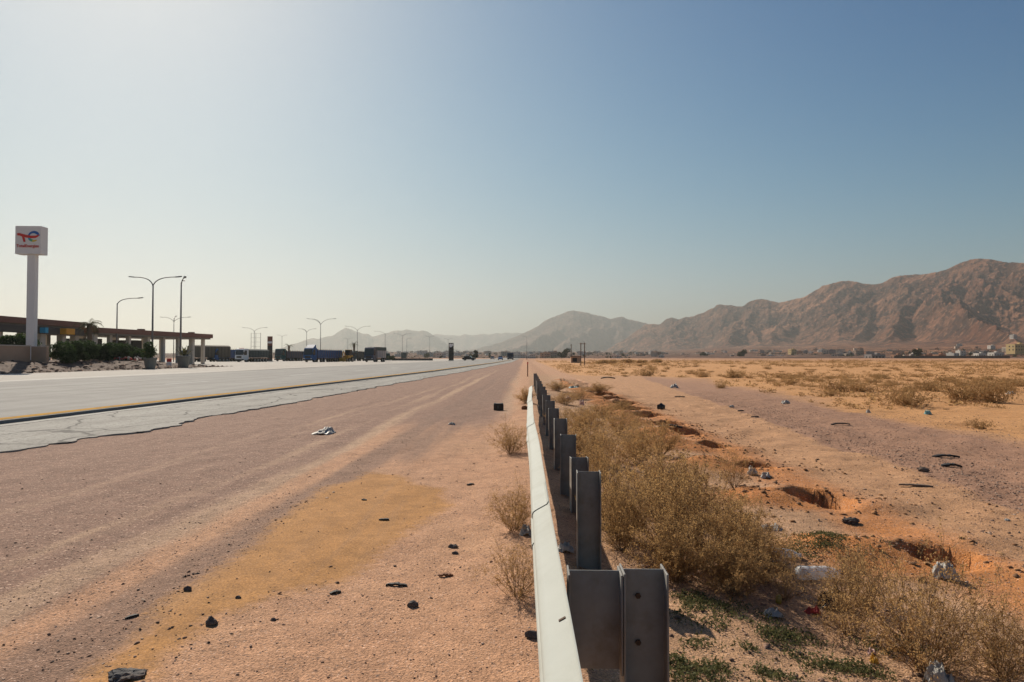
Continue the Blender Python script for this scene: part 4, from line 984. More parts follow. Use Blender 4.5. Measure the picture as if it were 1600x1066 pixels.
crumple('plastic_bag', 909, 633, 9, 12, M['plastic_pink'], 'small pink plastic standing in the scrub behind the posts', 'plastic bag', 40)
crumple('plastic_bag', 889, 625, 9, 6, M['plastic_pink'], 'small pink plastic scrap lying left of the standing pink one', 'plastic bag', 41)
crumple('plastic_sheet', 896, 610, 18, 4, M['plastic_teal'], 'flat teal plastic scrap among the far tufts', 'plastic sheet', 42)
crumple('plastic_bag', 1054, 606, 15, 7, PW, 'white plastic bag far on the left part of the dirt track', 'plastic bag', 43)
crumple('plastic_bag', 1143, 637, 9, 4, PW, 'small white scrap in the middle of the dirt track', 'paper', 44)
crumple('plastic_bag', 1228, 631, 14, 6, PW, 'white scrap at the edge of the orange sand', 'paper', 45)
crumple('plastic_bag', 1357, 645, 9, 5, PW, 'small white scrap on orange sand below the big shrubs', 'paper', 46)
crumple('plastic_bag', 1450, 648, 12, 7, M['plastic_teal'], 'small greenish plastic in front of the long low olive shrub', 'plastic bag', 47)
crumple('plastic_bag', 1580, 617, 16, 5, PW, 'white plastic scrap caught between the olive shrubs at the right edge', 'plastic bag', 48)
crumple('paper_scrap', 1089, 763, 14, 7, PW, 'white scrap caught at the edge of the thicket', 'paper', 49)
crumple('black_bag', 1305, 950, 62, 30, M['plastic_black'], 'crumpled shiny black bag on the sand under the wispy tuft', 'bag', 50, dpx=30)
crumple('cardboard_scrap', 1352, 950, 34, 14, M['cardboard'], 'flattened brown carton piece right of the black bag', 'carton', 51)
crumple('red_wrapper', 1270, 958, 26, 12, M['plastic_red'], 'red wrapper beside the crumpled black bag', 'wrapper', 52)
crumple('yellow_wrapper', 1366, 1036, 16, 12, M['plastic_yellow'], 'small yellow wrapper among green weeds at the corner shrub', 'wrapper', 53)
crumple('red_wrapper', 1362, 1022, 14, 8, M['plastic_pink'], 'small pinkish wrapper just behind the yellow one', 'wrapper', 54)
crumple('grey_cloth', 1205, 828, 40, 9, M['cloth'], 'flat grey cloth with a dark end on the soil beside the weeds', 'cloth', 55)
crumple('stone', 1330, 822, 24, 10, M['dark_wall'], 'dark block half sunk in the orange soil near the middle hole', 'stone', 56)
crumple('paper_scrap', 1574, 814, 10, 3, PW, 'tiny white scrap on the dirt track near the right edge', 'paper', 57)
crumple('stone', 1148, 940-120, 14, 8, M['plastic_white'], 'pale scrap on the soil right of the thicket', 'paper', 58)
# black box with a broken lid, clear sheet and bottles
p = gp(1208, 892); t = thing('black_box', 'small broken black plastic box at the right foot of the thicket', 'box', p, .25)
mb = MB(); mb.box(-.085, .085, -.05, .05, 0, .06); mb.build('body', M['plastic_black'], t, bevel=.006)
mb = MB(); mb.box(-.09, .07, -.055, .05, .0, .012, Matrix.Translation((-.01, .01, .064)) @ Matrix.Rotation(.18, 4, 'Y')); mb.build('lid', M['plastic_black'], t, bevel=.003)
def bottle(px, py, lpx, rz, label, mat, capm, tilt=PI/2):
    p = gp(px, py); L = lpx*p.y/F; r = L*.15
    t = thing('plastic_bottle', label, 'bottle', p, rz)
    Mx = Matrix.Translation((-L/2, 0, r*.95)) @ Matrix.Rotation(tilt, 4, 'Y')
    mb = MB(); mb.lathe([(r*.8, 0), (r, L*.05), (r, L*.25), (r*.92, L*.3), (r, L*.35), (r, L*.65), (r*.75, L*.8), (r*.35, L*.9), (r*.33, L*.95)], 16, M=Mx); mb.build('body', mat, t, smooth=True)
    mb = MB(); mb.lathe([(r*.4, L*.94), (r*.4, L*1.0)], 12, M=Mx); mb.build('cap', capm, t)
bottle(1281, 905, 70, .05, 'clear plastic bottle lying crushed on the sand beside the black box', M['clear'], M['blue'])
bottle(1225, 872, 50, -.5, 'clear plastic bottle half buried in the right rim of the thicket', M['clear'], M['white'])
bottle(1217, 940, 30, 1.2, 'yellowish bottle lying under the thicket near the white paper', simple('oily_plastic', (.30, .22, .04), .3), M['yellow'])
# battery case on the shoulder, brown block behind
p = gp(779, 641); t = thing('battery_case', 'black battery case standing on the shoulder near the beam end', 'battery', p, .05)
mb = MB(); mb.box(-.125, .125, -.085, .085, 0, .15); mb.build('case', M['plastic_black'], t, bevel=.008)
mb = MB(); mb.box(-.12, .12, -.08, .08, .151, .17); mb.build('lid', M['chassis'], t, bevel=.006)
mb = MB(); mb.box(-.035, .005, -.0885, -.0855, .05, .12); mb.build('label', M['tarp_grey'], t)
for sx in (-.09, .09):
    mb = MB(); mb.lathe([(.014, .17), (.012, .188)], 10, c=(sx, .04, 0)); mb.build('terminal', M['rim'], t)
crumple('brick_block', 820, 640, 10, 7, M['rust'], 'brown block lying between the battery case and the beam', 'block', 61, amp=.2)
#@@PART3
# ------------------------------------------------------------------ totem sign
def text_mesh(body, size, depth=0.01, bold=0.0):
    c = bpy.data.curves.new('text', 'FONT'); c.body = body; c.size = size; c.extrude = depth; c.align_x = 'CENTER'; c.align_y = 'CENTER'; c.offset = bold
    o = bpy.data.objects.new('text', c); COL.objects.link(o)
    me = bpy.data.meshes.new_from_object(o.evaluated_get(bpy.context.evaluated_depsgraph_get()))
    bpy.data.objects.remove(o); bpy.data.curves.remove(c); return me
def ribbon(mb, pts, widths, y0=-0.02, y1=0.01):
    n = len(pts); L, R = [], []
    for i in range(n):
        a = Vector(pts[max(i-1, 0)]); b = Vector(pts[min(i+1, n-1)]); d = (b-a).normalized(); nn = Vector((-d.y, d.x)); p = Vector(pts[i])
        L.append(p + nn*widths[i]/2); R.append(p - nn*widths[i]/2)
    for i in range(n-1): mb.prism([tuple(L[i]), tuple(L[i+1]), tuple(R[i+1]), tuple(R[i])], y0, y1, 'y')
SY = 64.5
b0 = at_y(49, 560, SY); sx = b0.x
def zof(py, Y): return CAMZ + (557.5 - py)*Y/F
tot = thing('totem_sign', 'tall petrol station totem with a white logo box on a pale pole', 'sign', (sx, SY, 0), 0.06)
zt, zb_ = zof(351, SY), zof(395.5, SY)
mb = MB(); mb.box(-.40, .36, -.25, .25, -.3, zb_ + .01); mb.build('pole', M['white'], tot, bevel=.03)
bxc = (46 - 49)*SY/F
mb = MB(); mb.box(bxc-1.2, bxc+1.2, -.5, .55, zb_, zt); mb.build('sign_box', M['white'], tot, bevel=.04)
def fx(u): return bxc - 1.2 + (u-101)/(268-101)*2.4      # logo drawn in the coordinates of a zoomed crop
def fz(v): return zt - (v-84)/(258-84)*(zt-zb_)
fr_ = -0.53
mb = MB(); ribbon(mb, [(fx(a), fz(b)) for a, b in ((116, 137), (130, 137), (150, 143), (175, 149), (205, 153), (232, 152), (246, 147), (256, 139))], [.20, .24, .26, .26, .24, .22, .16, .06], fr_-.02, fr_+.03)
ribbon(mb, [(fx(a), fz(b)) for a, b in ((152, 146), (158, 165), (163, 184))], [.18, .2, .16], fr_-.018, fr_+.03)
mb.build('logo_mark', M['red'], tot)
def arc(a0, a1, w0, w1, mat, rx=33, ry=27):
    mb = MB(); N_ = 10; ps, ws_ = [], []
    for i in range(N_+1):
        a = math.radians(a0+(a1-a0)*i/N_); ps.append((fx(222+rx*math.cos(a)), fz(150-ry*math.sin(a)))); ws_.append(w0+(w1-w0)*i/N_)
    ribbon(mb, ps, ws_, fr_-.012, fr_+.03); return mb.build('logo_mark', mat, tot)
arc(178, 60, .10, .26, M['blue']); arc(60, 8, .26, .14, M['blue']); arc(182, 222, .14, .22, M['cyan']); arc(222, 258, .22, .2, M['green']); arc(258, 305, .2, .07, M['yellow'])
me = text_mesh('TotalEnergies', .40, .008, .006); me.materials.clear(); me.materials.append(M['red'])
o = bpy.data.objects.new('lettering', me); COL.objects.link(o); o.parent = tot; o.location = (fx(184), fr_-.005, fz(209)); o.rotation_euler = (PI/2, 0, 0)
w_ = max(v.co.x for v in me.vertices) - min(v.co.x for v in me.vertices); o.scale = ((fx(256)-fx(112))/w_, 1.0, 1)

# ------------------------------------------------------------------ station canopies
def canopy(name, label, x0, x1, y0, y1, slant, ztop, fh, cols, rooms, parent_extra=None):
    t = thing(name, label, 'petrol station', (x1, y0, 0))
    Sh = Matrix(((1, slant, 0, 0), (0, 1, 0, 0), (0, 0, 1, 0), (0, 0, 0, 1)))
    W_, L_ = x1-x0, y1-y0
    mb = MB(); mb.box(-W_, 0, 0, L_, ztop-fh, ztop, Sh); mb.build('roof', M['canopy'], t)
    mb = MB(); mb.box(-W_+.3, -.3, .3, L_-.3, ztop-fh-.25, ztop-fh-.002, Sh); mb.build('soffit', M['soffit'], t)
    for f, dx, w in cols:
        mb = MB(); mb.box(dx-w/2, dx+w/2, f*L_-w/2, f*L_+w/2, -.05, ztop-fh-.252, Sh); mb.build('column', M['column'], t)
    for f0, f1, dx0, dx1, zz, m in rooms:
        mb = MB(); mb.box(dx0, dx1, f0*L_, f1*L_, -.05, zz, Sh); mb.build('kiosk', m, t, bevel=.02)
    return t
c1 = canopy('station_canopy', 'long brown roofed petrol station canopy on pale columns, ending beside the parked trucks', -71.5, -60.6, 96, 126, .085, 5.5, .72,
  [(f, dx, .5 if k % 3 else .7) for k, f in enumerate((.02, .13, .27, .42, .56, .70, .84, .96)) for dx in (-1.2,)] + [(f, -9.0, .7) for f in (.06, .3, .55, .8, .97)],
  [(.06, .14, -7, -2.5, 4.0, M['dark_glass']), (.40, .47, -7, -3, 4.0, M['dark_wall']), (.14, .3, -10, -8.2, 2.4, M['plaster'])])
mb = MB()
for f in (.1, .45, .9): mb.box(-4, -3.2, f*32, f*32+.8, 5.5, 5.9, Matrix(((1, .085, 0, 0), (0, 1, 0, 0), (0, 0, 1, 0), (0, 0, 0, 1))))
mb.build('roof_vent', M['canopy'], c1)
c2 = canopy('station_shop', 'brown roofed petrol station shop canopy behind the totem with a blue and a yellow panel', -73, -61.5, 56, 95.5, -.02, 6.2, .75,
  [(f, dx, w) for f, dx, w in ((.05, -1, .8), (.36, -1, .8), (.52, -1, .9), (.60, -1, 1.1), (.72, -1, .8), (.80, -1, 1.0), (.91, -1, .8), (.98, -1, .8))] + [(f, -9.5, .8) for f in (.3, .5, .7, .9)],
  [(.78, .95, -10, -3.5, 3.0, M['plaster']), (.42, .62, -10.5, -6, 3.3, M['plaster'])])
mb = MB(); mb.box(-.3, -.02, .2, 39.3, 4.3, 5.19, Matrix(((1, -.02, 0, 0), (0, 1, 0, 0), (0, 0, 1, 0), (0, 0, 0, 1)))); mb.build('signboard', M['dark_wall'], c2)
def yat(px, X): return X*F/(px-820)
ya, yb = yat(83, -62.3), yat(97, -62.3)
mb = MB(); mb.box(-.9, -.6+.75, ya-56, yb-56, 4.35, 5.15); mb.build('yellow_panel', M['orange'], c2)
ya, yb = yat(54, -61.9), yat(59, -61.9)
mb = MB(); mb.box(-.6, .12, ya-56, yb-56, 4.4, 5.1); mb.build('blue_panel', M['cyan'], c2)
# roadside wall by the totem
wallt = thing('boundary_wall', 'low tan stucco boundary wall at the left edge below the totem', 'wall', (-45.2, 30, 0))
mb = MB(); mb.box(-.3, 0, 0, 31.6, -.1, zof(541, 61)); mb.build('wall_panel', M['stucco'], wallt, bevel=.02)
mb = MB(); mb.box(.02, 1.45, 31.65, 32.0, -.1, zof(541, 62)-.02); mb.build('wall_return', M['stucco'], wallt, bevel=.02)
mb = MB(); mb.box(-.36, .06, 0, 31.62, zof(541, 61)+.003, zof(541, 61)+.10); mb.build('coping', M['column'], wallt)

# ------------------------------------------------------------------ trees and hedge
def leaf_blob(name, x, y, z, r, h, n, leaf, mat, seed, parent=None, clumps=14):
    rnd = np.random.default_rng(seed); P = []
    for _ in range(clumps):
        a = rnd.uniform(0, 2*PI); q = r*.75*rnd.random()**.6; c = np.array([q*math.cos(a), q*math.sin(a), h*rnd.uniform(.22, .85)])
        rr = r*rnd.uniform(.3, .5); d = rnd.normal(size=(n//clumps, 3)); d /= np.linalg.norm(d, axis=1)[:, None]
        P.append(c + d*rr*(0.55+.5*rnd.random((n//clumps, 1)))*np.array([1, 1, min(1.2, h/r*.6)]))
    P = np.concatenate(P); P = P[P[:, 2] > 0.03]
    lv = leaf_tris(P, leaf, rnd); me = mesh_from_np(name, lv, np.arange(len(lv)).reshape(-1, 3), mat)
    o = bpy.data.objects.new(name, me); COL.objects.link(o); o.location = (x, y, z); o.parent = parent; return o
def trunk(parent, h, r0, lean=(0, 0), forks=3, seed=0):
    r_ = random.Random(seed); mb = MB()
    top = Vector((lean[0], lean[1], h)); mb.tube([(0, 0, -.1), top*.5 + Vector((.03, 0, 0)), top], [r0, r0*.8, r0*.6], 8)
    for k in range(forks):
        a = r_.uniform(0, 6.28); mb.tube([top*.9, top + Vector((math.cos(a)*h*.25, math.sin(a)*h*.25, h*.3)), top + Vector((math.cos(a)*h*.4, math.sin(a)*h*.4, h*.55))], [r0*.5, r0*.35, r0*.15], 6)
    return mb.build('trunk', M['bark'], parent, smooth=True)
HB = [(88, 566, 30, 30, 'leftmost dark green bush of the hedge, beside the end of the tan wall'), (108, 566, 30, 31, 'dark green bush second from the wall, below the palm'), (128, 567, 30, 30, 'tall dark green bush directly below the palm'),
      (146, 566, 28, 28, 'dark green bush just right of the palm'), (163, 567, 26, 27, 'round green bush left of the red and white litter'), (178, 568, 28, 29, 'lighter round green bush above the red and white litter'),
      (196, 568, 26, 26, 'dark green bush at the foot of the single arm lamp'), (212, 569, 22, 24, 'rightmost dark green bush, beside the first planter')]
for i, (px, py, w, h, lab) in enumerate(HB):
    Y = 64 + 2.6*i; X = (px-820)/F*Y; k = Y/F; z0 = vgz(X, Y)
    t = thing('hedge_bush', lab, 'bush', (X, Y, z0 - .15), 0, 'dark green hedge by the station'); hh = (CAMZ + (557.5-(py-h))*k) - z0 + .15
    leaf_blob('foliage', 0, 0, 0, w*k*.70, hh*1.10, 6000, .13, M['hedge'], 100+i, t, 16); trunk(t, hh*.5, .07, seed=i)
Y = 68; X = (8-820)/F*Y
t = thing('roadside_tree', 'dark leafy tree behind the tan wall at the left edge', 'tree', (X, Y, .3)); leaf_blob('crown', 0, 0, 1.2, 2.2, 2.2, 7000, .16, M['hedge'], 77, t, 18); trunk(t, 1.7, .12, seed=3)
Y = 67; X = (38-820)/F*Y
t = thing('roadside_bush', 'low dark bush behind the tan wall left of the totem pole', 'bush', (X, Y, .5)); leaf_blob('foliage', 0, 0, 0, 1.1, 1.6, 3000, .12, M['hedge'], 78, t); trunk(t, .7, .06, seed=4)
def palm(label, px, pyb, pyt, Y, spread, nf=18, trunk_r=.16, z0=None, droop=1.0, seed=0):
    X = (px-820)/F*Y; zt = zof(pyt, Y); z0 = 0.0 if z0 is None else z0; r_ = random.Random(seed)
    t = thing('palm_tree', label, 'palm tree', (X, Y, z0)); H = zt - z0 - spread*.35
    mb = MB(); mb.tube([(0, 0, -.1), (.03, 0, H*.5), (0, 0, H)], [trunk_r*1.2, trunk_r, trunk_r*1.1], 10); mb.build('trunk', M['bark'], t)
    for i in range(nf):
        a = 2*PI*i/nf*1.0 + r_.uniform(-.2, .2); el = r_.uniform(-.2, 1.3); L = spread*r_.uniform(.8, 1.1); mb = MB(); pts = []
        for k in range(8):
            s = k/7; e = el - s*1.5*droop*r_.uniform(.9, 1.1); pts.append((pts[-1] if pts else Vector((0, 0, H))) + (Vector((math.cos(a)*math.cos(e), math.sin(a)*math.cos(e), math.sin(e)))*L/7 if k else Vector()))
        mb.tube(pts, [.02*(1-.1*k) for k in range(8)], 4)
        sd_ = Vector((-math.sin(a), math.cos(a), 0))
        for k in range(1, 8):
            for h_ in (0, .5):
                for sg in (-1, 1):
                    p = pts[k-1].lerp(pts[k], h_); q = p + sd_*sg*L*.22*(1.15-k/9) + (pts[k]-pts[k-1])*.9 + Vector((0, 0, -.10*L)); d = (pts[k]-pts[k-1])*.22
                    mb.add([p, p+d, q], [(0, 1, 2)])
        mb.build('frond', M['palm'], t, recalc=False)
    return t
palm('palm tree in front of the brown canopy above the green hedge', 131, 560, 498, 90, 2.1, 24, .3, .3, 1.1, 1)
palm('distant brownish palm between the two blue trucks', 552, 560, 534, 215, 1.9, 14, .3, seed=2)
palm('distant palm top showing above the teal truck', 449, 560, 537, 215, 2.0, 12, .3, seed=3)
n_ = 2600; Xv = -39.5 - 8*rnd.random(n_)**1.5; Yv = 32 + 60*rnd.random(n_); Sv = .03 + .22*rnd.random(n_)**5
pebbles('verge_rubble', Xv, Yv, Sv, M['pebble'], 9, 'countless pieces of rubble on the verge below the station', np.array([vgz(a, b) for a, b in zip(Xv, Yv)]))
# planters with plants
for i, (px, py, w, h, lab, lab2) in enumerate([(229, 574, 19, 15, 'round grey concrete planter on the verge, left of two', 'bushy dark plant growing in the left planter'), (282, 571, 20, 15, 'round grey concrete planter near the verge tip, right of two', 'spiky dry plant growing in the right planter')]):
    Y = 72 + 8*i; X = (px-820)/F*Y; k = Y/F; z0 = max(.03, vgz(X, Y)); R_0 = w*k/2; Hh = zof(py-h, Y) - z0
    t = thing('planter', lab, 'planter', (X, Y, z0-.05), 0, 'planters on the verge')
    mb = MB(); mb.lathe([(R_0*.68, 0), (R_0*.8, Hh*.25), (R_0*.98, Hh*.85), (R_0*.98, Hh+.05), (R_0*.86, Hh+.05), (R_0*.82, Hh-.1)], 20); mb.build('pot', M['planter'], t)
    mb = MB(); mb.lathe([(R_0*1.0, Hh*.86), (R_0*1.07, Hh*.9), (R_0*1.07, Hh+.04), (R_0*.99, Hh+.06)], 20); mb.build('rim', M['planter'], t)
    p_ = thing('potted_plant', lab2, 'plant', (X, Y, z0 + Hh - .12))
    if i == 0: leaf_blob('foliage', 0, 0, 0, .85, 1.9, 2600, .13, M['hedge'], 55, p_, 10)
    r_ = random.Random(7+i); mb = MB()
    for q in range(26 if i else 14):
        a = r_.uniform(0, 6.28); e = r_.uniform(.35, 1.45); L = r_.uniform(1.2, 2.3); d = Vector((math.cos(a)*math.cos(e), math.sin(a)*math.cos(e), math.sin(e))); s_ = Vector((-math.sin(a), math.cos(a), 0))*.05
        mid = d*L*.55 + Vector((0, 0, .1)); tip_ = d*L - Vector((0, 0, .15*L)); mb.add([-s_, s_, mid+s_*1.3, mid-s_*1.3, tip_], [(0, 1, 2, 3), (3, 2, 4)])
    mb.build('leaf', M['palm'], p_, recalc=False)
Y = 76; X = (194-820)/F*Y
mb = MB(); r_ = random.Random(3)
for k in range(26): mb.cur = k % 2; mb.blob((r_.gauss(0, .7), r_.gauss(0, .35), .1 + .25*r_.random()), (.16, .14, .13), k, .4, 1)
o = mb.build('litter_heap', [M['petal'], M['plastic_white']]); o.location = (X, Y, vgz(X, Y)); tag(o, 'small heap of red and white litter at the foot of the hedge', 'litter')
Y = 77; X = (259-820)/F*Y
t = thing('small_sign', 'small red and white sign between the two planters', 'sign', (X, Y, 0.0))
mb = MB(); mb.box(-.28, .28, -.02, .02, .75, 1.15); mb.build('red_panel', M['red'], t)
mb = MB(); mb.box(-.28, .28, -.02, .02, .35, .745); mb.build('white_panel', M['white'], t)
mb = MB(); mb.tube([(-.2, 0, 0), (-.2, 0, .34)], .03); mb.tube([(.2, 0, 0), (.2, 0, .34)], .03); mb.build('stand', M['pole'], t)

# ------------------------------------------------------------------ street lamps
def lamp_head(mb, p, d, L):
    u = d.normalized(); s = u.cross(Vector((0, 0, 1))).normalized(); w = s.cross(u)
    Mx = Matrix((( u.x, s.x, w.x, p.x), (u.y, s.y, w.y, p.y), (u.z, s.z, w.z, p.z), (0, 0, 0, 1)))
    mb.prism([(0, -.07), (L*.35, -.16), (L*.8, -.15), (L, -.05), (L, .05), (L*.8, .15), (L*.35, .16), (0, .07)], -.06, .06, 'z', Mx)
def street_lamp(label, px, py_top, Y, arms, arm_len=2.4, rise=.9, rz=0.0, pr=.09, curve=.8, base=0.0, group='street lamps', head=.8):
    X = (px-820)/F*Y; zt = zof(py_top, Y)
    t = thing('street_lamp', label, 'street lamp', (X, Y, base), rz, group); H = zt - base - rise
    mb = MB(); mb.tube([(0, 0, -.1), (0, 0, H*.5), (0, 0, H)], [pr*1.25, pr, pr*.7], 10); mb.build('pole', M['pole'], t, smooth=True)
    mb = MB(); mb.box(-pr*2.2, pr*2.2, -pr*2.2, pr*2.2, -.02, .06); mb.build('base_plate', M['pole'], t)
    for a in arms:
        d = Vector((math.cos(a), math.sin(a), 0)); pts = []
        for k in range(9):
            s = k/8; pts.append(d*arm_len*(s**(1.0/curve) if curve < 1 else s) + Vector((0, 0, H - .3 + (rise+.15)*(1-(1-s)**2.2))))
        mb = MB(); mb.tube(pts, [pr*.65 - pr*.02*k for k in range(9)], 8); am = mb.build('arm', M['pole'], t, smooth=True)
        mb = MB(); dd = (pts[-1]-pts[-2]).normalized()*.7 + d*.3 + Vector((0, 0, .1)); lamp_head(mb, pts[-1] - dd.normalized()*.1, dd, head); mb.build('lamp_head', M['lamp'], am)
    return t
P2 = PI
street_lamp('single arm street lamp rising behind the hedge in front of the canopy', 175, 463, 100, [0.1], 3.0, .95, 0, .1, .55)
street_lamp('tall double arm street lamp above the left planter', 232, 429, 84, [0.15, P2-.15], 2.7, 1.1, 0, .11, .6)
street_lamp('tall street lamp seen end on above the right planter', 277, 433, 86, [P2/2+.35, -P2/2+.35+.3], 1.9, .6, 0, .11)
street_lamp('four headed street lamp behind the canopy end', 266, 494, 165, [0.2, P2-.2, P2/2+.5, -P2/2+.6], 3.2, 1.0)
street_lamp('double arm street lamp over the white cab truck', 394, 511, 230, [0.1, P2-.1], 3.6, 1.2)
street_lamp('three headed street lamp behind the blue cab truck, left of the taller one', 477, 513, 255, [0.2, P2-.1, P2/2+.9], 2.8, 1.3)
street_lamp('three headed street lamp standing above the blue cab truck', 499, 497, 195, [0.15, P2-.15, P2/2+.9], 3.6, 1.6)
street_lamp('double arm street lamp right of the distant palm', 557, 509, 235, [0.12, P2-.12], 3.8, 1.4)
street_lamp('single arm street lamp above the dump truck', 601, 517, 290, [P2-.1], 4.2, 1.2)
street_lamp('three headed street lamp right of the dump truck', 628, 521, 310, [0.1, P2-.1, P2/2-.7], 3.4, 1.0)
street_lamp('slim street lamp just right of the three headed one', 635, 528, 330, [0.1, 0.5], 1.6, .5)
street_lamp('far double arm street lamp left of the dark totem on the road', 671, 525, 360, [0.1, P2-.1], 1.8, .5)
street_lamp('far small street lamp left of the blue cab truck', 438, 523, 330, [0.1, P2-.1], 1.9, .8)
street_lamp('far small street lamp left of the distant palm', 542, 528, 350, [0.1, P2-.1], 1.6, .5)
street_lamp('far street lamp behind the dark totem on the road', 700, 529, 400, [0.1, P2-.1], 1.8, .5)
street_lamp('far slim lamp at the end of the guardrail line', 823, 525, 330, [P2], 1.4, .4)

# ------------------------------------------------------------------ trucks
def wheel(parent, x, y, r=.5, w=.3):
    mb = MB(); Mx = Matrix.Translation((x, y, r)) @ Matrix.Rotation(PI/2, 4, 'Y')
    mb.lathe([(r*.6, -w/2), (r*.93, -w/2), (r, -w*.35), (r, w*.35), (r*.93, w/2), (r*.6, w/2)], 18, M=Mx); wt = mb.build('wheel', M['tyre'], parent)
    mb = MB(); mb.lathe([(r*.58, -w/2-.01), (r*.3, -w/2+.05), (r*.2, w/2-.05), (r*.58, w/2+.01)], 14, M=Mx); mb.build('rim', M['rim'], wt)
def truck(name, label, px, Y, rz, L, cabm, cargo, cargm, ctop, cab_h=3.1, deflector=False, beacon=None, cat='truck', gap=.35, topm=None):
    X = (px-820)/F*Y
    t = thing(name, label, cat, (X, Y, 0.0), rz)
    c0 = 2.15
    poly = [(0, .55), (0, 1.35), (.10, 1.75), (.32, cab_h-.25), (.6, cab_h), (c0, cab_h), (c0, .75), (1.6, .55)]
    mb = MB(); mb.prism(poly, -1.22, 1.22, 'x'); cab = mb.build('cab', cabm, t, bevel=.06)
    mb = MB(); mb.prism([(.085, 1.78), (.285, cab_h-.35), (.24, cab_h-.35), (.04, 1.78)], -1.08, 1.08, 'x', Matrix.Translation((0, -.012, 0))); mb.build('windscreen', M['dark_glass'], cab)
    for s in (-1, 1):
        mb = MB(); mb.prism([(.35, 1.75), (.55, cab_h-.45), (1.45, cab_h-.45), (1.45, 1.75)], s*1.2, s*1.235, 'x'); mb.build('side_window', M['dark_glass'], cab)
        mb = MB(); mb.box(min(s*.75, s*1.1), max(s*.75, s*1.1), -.06, .02, .78, .98); mb.build('headlight', M['headlight'], cab)
        mb = MB(); mb.box(min(s*1.3, s*1.5), max(s*1.3, s*1.5), -.05, .05, 1.9, 2.5); mb.tube([(s*1.2, .15, 2.45), (s*1.4, 0, 2.45)], .02); mb.build('mirror', M['chassis'], cab)
    mb = MB(); mb.box(-.7, .7, -.05, .03, 1.05, 1.5); mb.build('grille', M['chassis'], cab)
    mb = MB(); mb.box(-1.24, 1.24, -.14, .25, .38, .72); mb.build('bumper', M['chassis'], t, bevel=.03)
    if deflector:
        mb = MB(); mb.prism([(.75, cab_h+.003), (1.9, cab_h+.75), (2.1, cab_h+.75), (2.1, cab_h+.003)], -1.05, 1.05, 'x'); mb.build('wind_deflector', cabm, t, bevel=.03)
    if beacon: mb = MB(); mb.box(-.7, .7, .9, 1.1, cab_h+.002, cab_h+.16); mb.build('light_bar', beacon, t)
    mb = MB(); mb.box(-.45, .45, .8, L-.2, .62, .95); mb.box(-1.1, 1.1, L-.4, L-.2, .5, .7); mb.build('chassis', M['chassis'], t)
    y0 = c0 + gap
    if cargo == 'tarp':
        n_ = 10; pr_ = [(-1.25, 1.1), (-1.25, ctop-.35)] + [(-1.25 + 2.5*k/n_, ctop-.35 + .35*math.sin(PI*k/n_)) for k in range(1, n_)] + [(1.25, ctop-.35), (1.25, 1.1)]
        mb = MB(); mb.prism(pr_, y0, L, 'y'); mb.build('tarpaulin', cargm, t)
        mb = MB()
        for k in range(int((L-y0)/1.1)+1):
            yy = y0 + .05 + k*1.1; mb.box(-1.29, -1.255, yy, yy+.08, 1.1, ctop-.4); mb.box(1.255, 1.29, yy, yy+.08, 1.1, ctop-.4)
        mb.build('cargo_ribs', M['chassis'], t)
    elif cargo == 'drop':
        mb = MB(); mb.box(-1.25, 1.25, y0, L, .98, 1.15); mb.box(-1.25, -1.2, y0, L, 1.152, ctop); mb.box(1.2, 1.25, y0, L, 1.152, ctop); mb.box(-1.198, 1.198, y0, y0+.06, 1.152, ctop+.25); mb.box(-1.198, 1.198, L-.06, L, 1.152, ctop)
        mb.build('cargo_bed', cargm, t)
        mb = MB()
        for k in range(int((L-y0)/.9)+1):
            yy = y0 + k*.9*(L-y0-.1)/(.9*int((L-y0)/.9)); mb.box(1.253, 1.31, yy, yy+.09, 1.0, ctop+.28); mb.box(-1.31, -1.253, yy, yy+.09, 1.0, ctop+.28)
        mb.build('stakes', topm or M['rust'], t)
        mb = MB(); mb.box(-1.1, 1.1, y0+.3, L-.3, 1.153, ctop-.1); mb.build('load', M['tarp_brown'], t)
    else:
        mb = MB(); mb.box(-1.22, 1.22, y0, L, 1.05, ctop); mb.build('cargo_box', cargm, t, bevel=.04)
        if topm: mb = MB(); mb.box(-1.27, 1.27, y0-.1, L+.05, ctop-.85, ctop+.05); mb.build('cover', topm, t, bevel=.05)
        mb = MB()
        for k in range(6):
            yy = y0 + .1 + k*(L-y0-.3)/5
            for s in (-1, 1): mb.box(min(s*1.223, s*1.26), max(s*1.223, s*1.26), yy, yy+.1, 1.0, ctop-.9)
        mb.build('cargo_ribs', M['tarp_grey'], t)
    for s in (-1, 1):
        wheel(t, s*1.05, 1.25)
        ax = [L-1.2, L-2.45] if L < 10 else [4.6, 5.9, L-1.2, L-2.4, L-3.6]
        for yy in ax: wheel(t, s*1.0, yy, .5, .42)
        mb = MB(); mb.box(min(s*.75, s*1.1), max(s*.75, s*1.1), L-.02 if cargo else L, L+.04, .75, .9); mb.build('tail_lamp', M['tail'], t)
    return t
TY = 168
truck('trailer_truck', 'long truck under a grey brown tarpaulin parked left of all, behind the right planter', 280, TY+4, -.40, 14.5, M['truck_navy'], 'tarp', M['tarp_brown'], 4.4, 3.0)
truck('dropside_truck', 'blue dropside truck parked between the tarpaulin truck and the white cab truck', 326, TY+12, -.20, 12.5, M['truck_blue'], 'drop', M['truck_blue'], 3.3, 3.5)
truck('cab_truck', 'white cab truck with a red roof bar and dark grey cargo body', 370, TY, -.26, 10.5, M['truck_white'], 'tarp', M['tarp_grey'], 3.3, 3.35, beacon=M['red'])
truck('tarp_truck', 'dark teal tarpaulin truck parked behind between the white cab and the blue cab', 432, TY+32, -.25, 12, M['truck_teal'], 'drop', M['truck_navy'], 3.0, 3.7)
